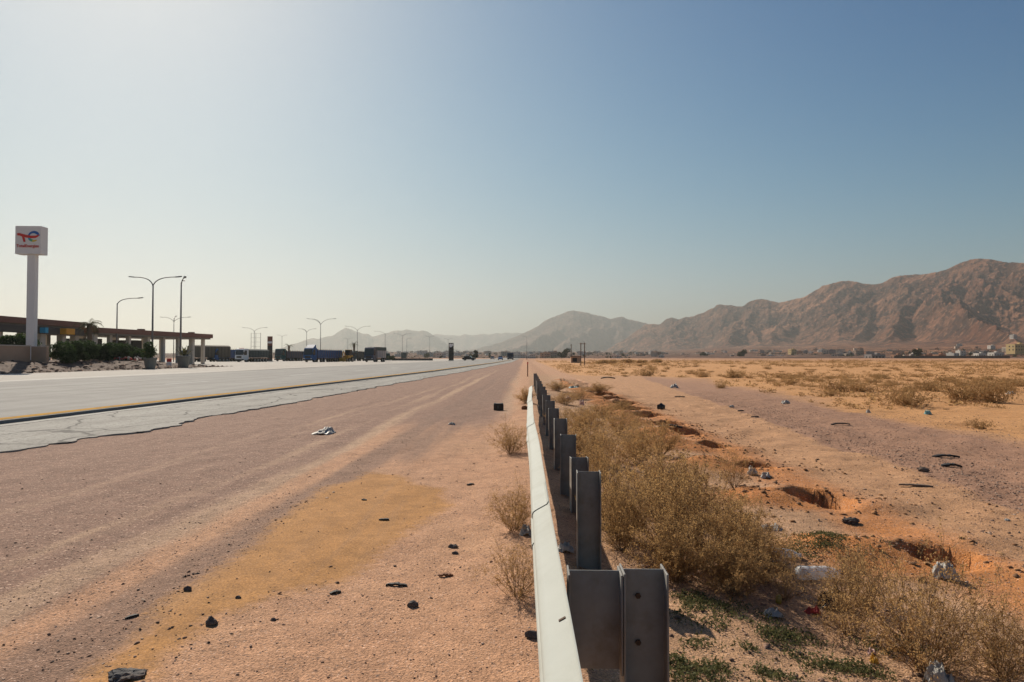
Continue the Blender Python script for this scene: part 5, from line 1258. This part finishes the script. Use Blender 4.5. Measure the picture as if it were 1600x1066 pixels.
truck('trailer_truck', 'bright blue cab trailer truck with a roof deflector and ribbed blue side', 479, TY-3, -.22, 15, M['truck_blue'], 'drop', M['truck_blue'], 3.0, 3.55, deflector=True)
truck('dump_truck', 'navy cab truck with a pale sided covered body, rightmost of the parked trucks', 575, TY+2, -.17, 8.8, M['truck_navy'], 'box', M['cargo_pale'], 3.75, 3.7, topm=M['tarp_grey'])
truck('rear_truck', 'dark grey truck half hidden behind the yellow loader', 545, TY+40, -.3, 9, M['tarp_grey'], 'drop', M['tarp_grey'], 2.9, 3.0)
# yellow machine beside the blue trailer
Y = TY+10; X = (538-820)/F*Y
t = thing('yellow_loader', 'small orange yellow loader standing at the tail of the blue trailer', 'loader', (X, Y, 0), -.3)
mb = MB(); mb.box(-.8, .8, .2, 2.6, .8, 1.7); mb.build('body', M['machine_yellow'], t, bevel=.08)
mb = MB(); mb.box(-.7, .7, 1.0, 2.3, 1.702, 3.1); mb.build('cab', M['dark_glass'], t, bevel=.05)
mb = MB(); mb.box(-.75, .75, .95, 2.35, 3.102, 3.2); mb.build('cab_roof', M['machine_yellow'], t, bevel=.03)
mb = MB(); mb.tube([(0, .2, 1.5), (0, -.9, 2.9), (0, -1.5, 1.2)], [.14, .12, .1], 8); mb.build('boom', M['machine_yellow'], t)
mb = MB(); mb.prism([(-1.2, .1), (-1.9, .1), (-1.9, .2), (-1.35, .35), (-1.3, 1.1), (-1.2, 1.1)], -1.0, 1.0, 'x'); mb.build('bucket', M['machine_yellow'], t)
for s in (-1, 1):
    wheel(t, s*.85, .6, .5, .35); wheel(t, s*.85, 2.1, .65, .4)

# ------------------------------------------------------------------ dark totems, boards, barrier
def totem(label, px, py0, py1, Y, wpx, topm, split, bands):
    X = (px-820)/F*Y; k = Y/F; w = wpx*k; zt = zof(py0, Y)
    t = thing('price_totem', label, 'sign', (X, Y, 0), .1)
    mb = MB(); mb.box(-w/2-.1, w/2+.1, -.25, .25, -.05, .25); mb.build('plinth', M['plaster'], t)
    zs = .252 + (zt-.25)*split
    mb = MB(); mb.box(-w/2, w/2, -.18, .18, .252, zs); mb.build('dark_panel', M['chassis'], t)
    mb = MB(); mb.box(-w/2, w/2, -.18, .18, zs+.003, zt); mb.build('top_panel', topm, t)
    mb = MB()
    for i in range(bands): z = .6 + i*(zs-.8)/max(1, bands); mb.box(-w*.36, w*.36, -.2, -.183, z, z+.25)
    mb.build('price_slot', M['dark_glass'], t)
    return t
tt = totem('dark price totem with a red and white head behind the white cab truck', 419, 525.5, 560, 185, 7.5, M['canopy'], .62, 4)
mb = MB(); mb.box(-.6, .6, -.2, -.183, 5.0, 5.5); mb.build('logo_panel', M['white'], tt)
tt = totem('dark totem with a broken white head standing alone beside the far road', 704.8, 536, 564, 215, 7.6, M['chassis'], .72, 3)
mb = MB(); r_ = random.Random(2)
mb.prism([(-.62, 4.55), (-.1, 4.25), (.3, 4.6), (.66, 4.9), (.66, 5.5), (.1, 5.35), (-.3, 5.5), (-.62, 5.2)], -.2, -.183, 'y'); mb.build('white_face', M['white'], tt)
def lattice(label, px0, px1, py0, Y):
    x0 = (px0-820)/F*Y; x1 = (px1-820)/F*Y; zt = zof(py0, Y); t = thing('billboard_frame', label, 'billboard frame', ((x0+x1)/2, Y, 0)); w = x1-x0
    for f in (0, .5, 1): mb = MB(); mb.tube([(-w/2+f*w, 0, -.1), (-w/2+f*w, 0, zt)], .07, 6); mb.build('upright', M['pole'], t)
    mb = MB()
    for q in range(6): z = 2 + (zt-2.2)*q/5; mb.tube([(-w/2, -.08, z), (w/2, -.08, z)], .04, 6)
    mb.build('crossbar', M['pole'], t)
lattice('bare steel billboard frame standing far behind the white cab truck', 389, 404, 520, 260)
Y = 250; X = (630-820)/F*Y
t = thing('notice_board', 'grey board on legs beside the far lamps right of the dump truck', 'board', (X, Y, 0))
mb = MB(); mb.box(-.9, .9, -.08, .08, .8, 2.9); mb.build('panel', M['tarp_grey'], t)
mb = MB(); mb.box(-.8, -.68, -.05, .05, 0, .798); mb.box(.68, .8, -.05, .05, 0, .798); mb.build('leg', M['pole'], t)
t = thing('roadside_barrier', 'low dark barrier running beside the far lane left of the dark totem', 'barrier', ((612-820)/F*235, 235, 0))
mb = MB(); mb.prism([(-.3, 0), (.3, 0), (.12, .35), (.1, .8), (-.1, .8), (-.12, .35)], 0, (676-612)/F*235, 'x'); mb.build('concrete', M['dark_wall'], t)
mb = MB()
for q in range(5): mb.box(q*3.4, q*3.4+.5, -.32, -.305, .1, .3)
mb.build('reflector', M['tarp_grey'], t)
Y = 232; X = (610-820)/F*Y
t = thing('roadside_bush', 'dark bush at the right of the dump truck', 'bush', (X, Y, 0)); leaf_blob('foliage', 0, 0, 0, 1.9, 1.7, 1600, .22, M['tree_far'], 91, t); trunk(t, .6, .08, seed=8)
Y = 235; X = (602-820)/F*Y
t = thing('container', 'green grey container behind the dump truck', 'container', (X, Y, 0), .1)
mb = MB(); mb.box(-1.4, 1.4, -1.2, 1.2, .1, 2.5); mb.build('body', M['truck_teal'], t, bevel=.04)
mb = MB()
for q in range(7): mb.box(-1.3+q*.4, -1.1+q*.4, -1.24, -1.203, .2, 2.4)
mb.build('corrugation', M['tarp_grey'], t)

# ------------------------------------------------------------------ vehicles far down the road
def car(label, px, Y, mat, rz=0.0, s=1.0, name='car'):
    X = (px-820)/F*Y; t = thing(name, label, 'car', (X, Y, .1), rz); t.scale = (s, s, s)
    mb = MB(); mb.prism([(-2.1, .3), (-2.15, .75), (-1.1, .95), (1.7, .98), (2.1, .85), (2.15, .35)], -.85, .85, 'x'); b = mb.build('body', mat, t, bevel=.06)
    mb = MB(); mb.prism([(-1.05, .952), (-.45, 1.45), (1.0, 1.47), (1.65, .982)], -.72, .72, 'x'); mb.build('cabin_glass', M['dark_glass'], t, bevel=.05)
    mb = MB(); mb.prism([(-.4, 1.475), (.95, 1.495), (.9, 1.52), (-.3, 1.51)], -.68, .68, 'x'); mb.build('roof', mat, t)
    for sx in (-1, 1):
        for yy in (-1.35, 1.35): wheel(t, sx*.78, yy, .32, .2)
        mb = MB(); mb.box(min(sx*.5, sx*.8), max(sx*.5, sx*.8), -2.19, -2.13, .58, .72); mb.build('headlight', M['headlight'], t)
    return t
car('dark blue car far down the road left of the dark lorry', 782, 250, M['truck_blue'])
car('small dark car farther off, left of the dark blue one', 769.5, 330, M['truck_navy'])
car('dark car seen side on beside the far lane, right of the dark totem', 732.5, 225, M['chassis'], 1.45)
truck('lorry', 'dark lorry coming down the middle of the far road', 797, 300, -.03, 7, M['truck_navy'], 'box', M['tarp_grey'], 3.1, 2.9, cat='lorry')
# ------------------------------------------------------------------ poles and small wall on the right of the far road
def pole_thing(label, px, py0, Y, r=.1, name='utility_pole'):
    X = (px-820)/F*Y; t = thing(name, label, 'pole', (X, Y, gz1(X, Y))); zt = zof(py0, Y)
    mb = MB(); mb.tube([(0, 0, -.2), (0, 0, zt+.2)], [r, r*.8], 8); mb.build('shaft', M['wood'], t)
    mb = MB(); mb.tube([(-.25, 0, zt-.1), (.25, 0, zt-.1)], .04, 6); mb.build('cross_arm', M['wood'], t); return t
pole_thing('single wooden pole beside the small wall right of the far road', 892.5, 538, 165, .09)
x0 = (906-820)/F*122; x1 = (914.8-820)/F*118
t = thing('twin_pole_frame', 'twin wooden poles joined by a crossbar standing right of the guardrail end', 'pole', (x0, 120, gz1(x0, 120)))
zt = zof(536.5, 120)
for x_ in (0, x1-x0):
    mb = MB(); mb.tube([(x_, 0, -.3), (x_, 0, zt+.3)], [.09, .075], 8); mb.build('pole', M['wood'], t)
mb = MB(); mb.tube([(-.2, -.1, zt+.1), (x1-x0+.2, -.1, zt+.1)], .05, 6); mb.build('crossbar', M['wood'], t)
mb = MB()
for x_ in (-.1, .45, x1-x0+.1): mb.lathe([(.04, zt+.15), (.05, zt+.25), (.03, zt+.3)], 8, c=(x_, -.1, 0))
mb.build('insulator', M['plaster'], t)
Y = 165; X = (899-820)/F*Y
t = thing('small_hut', 'small flat brown block hut beside the single pole', 'hut', (X, Y, gz1(X, Y)))
mb = MB(); mb.box(-1.15, 1.15, -1, 1, -.1, 1.5); mb.build('wall', M['stucco'], t)
mb = MB(); mb.box(-1.3, 1.3, -1.15, 1.15, 1.502, 1.66); mb.build('roof', M['dark_wall'], t)
mb = MB(); mb.box(-.8, .3, -1.03, -1.003, .3, 1.2); mb.build('opening', M['chassis'], t)
t = thing('marker_post', 'thin dark red marker post beyond the loose end of the beam', 'post', ((824.5-820)/F*46, 46, 0))
mb = MB(); mb.tube([(0, 0, -.1), (0, 0, 1.0)], .035, 8); mb.build('shaft', M['rust'], t)
mb = MB(); mb.tube([(0, 0, .85), (0, 0, .98)], .042, 8); mb.build('band', M['red'], t)
# row of dark scrub at the edge of the far plain
rnd_ = random.Random(31)
for i, (px, w) in enumerate([(938, 22), (958, 26), (980, 24), (1000, 20), (1024, 16)]):
    Y = 150 + 6*i; X = (px-820)/F*Y; k = Y/F
    o = leaf_blob('dark_scrub', X, Y, gz1(X, Y)-.1, w*k*.6, 1.0, 900, .22, M['dry_far'], 300+i)
    tag(o, 'dark scrub bush, %s from the left in the row edging the plain' % ['first', 'second', 'third', 'fourth', 'fifth'][i], 'bush', 'dark scrub row')

# ------------------------------------------------------------------ the town
HM = [simple('house_' + n, c, .9, 0, .1, .3) for n, c in (('cream', (.52, .42, .33)), ('white', (.58, .53, .47)), ('tan', (.38, .26, .19)), ('grey', (.30, .26, .24)), ('terracotta', (.40, .21, .13)), ('yellow', (.58, .42, .20)))]
HOUSE = []
for v in range(4):
    r_ = random.Random(v+40); mb = MB(); w, d, h = [(9, 8, 3.6), (13, 9, 3.4), (10, 10, 7.0), (16, 10, 6.6)][v]
    mb.box(-w/2, w/2, -d/2, d/2, -2.5, h)
    for a in ((-w/2, w/2, -d/2, -d/2+.3), (-w/2, w/2, d/2-.3, d/2), (-w/2, -w/2+.3, -d/2+.3, d/2-.3), (w/2-.3, w/2, -d/2+.3, d/2-.3)): mb.box(a[0], a[1], a[2], a[3], h+.002, h+.7)
    mb.box(w*.1, w*.1+3, -1, 2, h+.003, h+2.2)
    mb.cur = 1
    for fl in range(1 if h < 5 else 2):
        for q in range(int(w/3)):
            x_ = -w/2 + 1.2 + q*3; mb.box(x_, x_+1.2, -d/2-.06, -d/2-.005, 1.0+fl*3.2, 2.4+fl*3.2)
        for q in range(int(d/4)): mb.box(-w/2-.06, -w/2-.005, -d/2+1.5+q*4, -d/2+2.7+q*4, 1.0+fl*3.2, 2.4+fl*3.2)
    o = mb.build('house', [HM[0], M['dark_glass']]); HOUSE.append(o.data); bpy.data.objects.remove(o)
HMESH = {}
for v in range(4):
    for k in range(6):
        m_ = HOUSE[v].copy(); m_.materials[0] = HM[k]; HMESH[v, k] = m_
def house(x, y, z, v, k, rz, s, label, group=None):
    o = bpy.data.objects.new('house', HMESH[v, k]); COL.objects.link(o); o.location = (x, y, z); o.rotation_euler = (0, 0, rz); o.scale = (s, s, s); return tag(o, label, 'house', group)
rt = random.Random(77)
def polar(px, r):
    d = ray(px, 557.5); h = math.hypot(d.x, d.y); return d.x/h*r, d.y/h*r
n = 0
while n < 140:                                         # on the fan of the right range
    px = rt.uniform(960, 1640); r = 960 + 1300*rt.random()**1.6
    if float(fbm(np.array([px*.02]), np.array([r*.004]), 66, 2)[0]) < .47: continue
    x, y = polar(px, r); house(x, y, fan_z(px, r), rt.choice((0, 0, 1, 1, 2, 3)), rt.choice((0, 1, 1, 0, 2, 3, 4)), rt.uniform(0, 3.1), rt.uniform(.55, 1.05), 'small flat roofed house scattered over the fan below the right hand mountains', 'houses below the mountain range'); n += 1
n = 0
while n < 150:                                         # hazy town straight ahead
    px = rt.uniform(640, 1040) if n < 120 else rt.uniform(560, 720); r = 650 + 1900*rt.random()
    if abs(px-810) < 26 and r < 900: continue
    x, y = polar(px, r); house(x, y, -.2 + .0105*(r-650)*(.6 + .4*float(fbm(np.array([px*.01]), np.array([0.3]), 5, 2)[0])), rt.choice((0, 1, 2, 2, 3)), rt.choice((0, 1, 1, 1, 0, 2)), rt.uniform(0, 3.1), rt.uniform(.45, .9), 'small pale house of the hazy town straight ahead at the foot of the central mountain', 'houses of the hazy town'); n += 1
def px_house(px, py, r, v, k, s, label, rz=.2):
    x, y = polar(px, r); house(x, y, zof(py, r), v, k, rz, s, label)
px_house(1590, 551, 1050, 3, 5, 1.25, 'pale yellow two storey house at the right edge of the plain')
px_house(1584, 534, 1500, 2, 1, .75, 'white house high on the slope near the right edge')
px_house(1401, 560, 800, 0, 4, .9, 'orange brown house left of the dark tree in the walled compound')
px_house(1411, 560, 810, 1, 0, .7, 'pale low house in the walled compound right of the orange one')
px_house(1449, 560, 800, 1, 4, 1.0, 'reddish house right of the dark tree in the compound')
px_house(1468, 560, 790, 0, 4, .95, 'reddish block house at the right end of the compound')
px_house(1367, 561, 780, 1, 3, 1.2, 'long grey house left of the walled compound')
px_house(1238, 553, 1300, 2, 5, 1.0, 'yellow house above the trees left of the plain centre')
px_house(1140, 563, 900, 1, 3, 1.2, 'dark grey shed among trees at the far edge of the plain')
px_house(1330, 561, 1000, 1, 2, .6, 'tan cottage left of the long grey house')
for i, (px, py, w, h) in enumerate([(806, 564, 6, 8), (815, 564, 9, 9), (824, 563, 8, 7), (832, 564, 5, 8)]):
    house((px-820)/F*620, 620, 0, (2, 3, 1, 2)[i], 1, .05, (.5, .5, .55, .5)[i], 'white block at the end of the road, %s of four from the left' % ['first', 'second', 'third', 'fourth'][i], 'white blocks at the end of the road')
t = thing('compound_wall', 'long low dark compound wall in front of the reddish houses', 'wall', (*polar(1398, 770), 0.2))
L_ = (1505-1390)/F*770*1.12
mb = MB(); mb.box(0, L_, 0, .4, -2, 2.0); mb.build('wall_panel', M['dark_wall'], t); t.rotation_euler = (0, 0, -.45)
mb = MB()
for q in range(7): mb.box(q*L_/7-.3, q*L_/7+.3, -.15, -.005, -2, 2.3)
mb.build('pier', M['dark_wall'], t)
TREE = []
rnd = np.random.default_rng(66); Ps = []
for _ in range(1500):
    q = rnd.random(); px = rnd.uniform(930, 1640) if q < .62 else rnd.uniform(620, 1010); r = 930 + 900*rnd.random()**2 if q < .62 else 640 + 1200*rnd.random()
    if fbm(np.array([px*.03]), np.array([r*.003]), 67, 3)[0] < .45: continue
    x, y = polar(px, r); z = fan_z(px, r) if q < .62 else max(-.3, .0095*(r-650)-1.2)
    o_ = rnd.normal(size=(16, 3))*np.array([2.6, 2.6, .8])*rnd.uniform(.5, 1.3); o_[:, 2] = np.abs(o_[:, 2]); Ps.append(o_ + np.array([x, y, z]))
P = np.concatenate(Ps); lv = leaf_tris(P, 1.5, rnd); me = mesh_from_np('far_scrub', lv, np.arange(len(lv)).reshape(-1, 3), M['tree_far'])
o = bpy.data.objects.new('far_scrub', me); COL.objects.link(o); tag(o, 'countless dark bushes at the foot of the mountains among the houses', 'scrub', kind='stuff')
for v in range(3):
    o = leaf_blob('town_tree', 0, 0, 0, (3.0, 4.0, 2.2)[v], (5, 5.5, 6.5)[v], 700, .9, M['tree_far'], 400+v, None, 10); TREE.append(o.data); bpy.data.objects.remove(o)
def ttree(x, y, z, s, label, group=None):
    o = bpy.data.objects.new('town_tree', TREE[rt.randrange(3)]); COL.objects.link(o); o.location = (x, y, z); o.scale = (s, s, s); o.rotation_euler = (0, 0, rt.uniform(0, 6)); return tag(o, label, 'tree', group)
for i in range(70):
    px = rt.uniform(1000, 1600); r = 930 + 700*rt.random()**2.2; x, y = polar(px, r); ttree(x, y, fan_z(px, r)-.3, rt.uniform(.4, .85), 'dark tree among the houses on the fan below the right hand mountains', 'trees below the mountain range')
for i in range(60):
    px = rt.uniform(600, 1000); r = 600 + 1300*rt.random(); x, y = polar(px, r)
    if abs(px-810) < 30: continue
    ttree(x, y, max(0, .008*(r-650))-.3, rt.uniform(.4, .9), 'hazy tree among the houses of the town straight ahead', 'trees of the hazy town')
x, y = polar(1433, 800); ttree(x, y, 0, 1.7, 'large dark tree inside the compound between the orange and reddish houses')
x, y = polar(1158, 900); ttree(x, y, 0, 1.7, 'large dark tree beside the grey shed at the far edge of the plain')
x, y = polar(881, 700); ttree(x, y, 0, 1.7, 'upright dark tree in the town right of the white blocks')
x, y = polar(744, 420); ttree(x, y, 0, .9, 'squarish dark tree beside the far road, right of the dark totem')
x, y = polar(1101, 1000); ttree(x, y, fan_z(1101, 1000), 1.6, 'tall dark tree at the left part of the fan')
# ------------------------------------------------------------------ haze: the dusty desert air
def make_haze():
    mb = MB(); mb.box(-16000, 16000, -2000, 16200, -12, 600)
    m = bpy.data.materials.new('haze_air'); m.use_nodes = True; t = m.node_tree; t.nodes.clear()
    o_ = t.nodes.new('ShaderNodeOutputMaterial'); v = t.nodes.new('ShaderNodeVolumePrincipled')
    v.inputs['Color'].default_value = (0.56, 0.585, 0.565, 1); v.inputs['Density'].default_value = HAZE
    v.inputs['Anisotropy'].default_value = 0.6
    t.links.new(v.outputs[0], o_.inputs['Volume'])
    m.cycles.homogeneous_volume = True if hasattr(m.cycles, 'homogeneous_volume') else True
    o = mb.build('haze', m); o['kind'] = 'stuff'
make_haze()
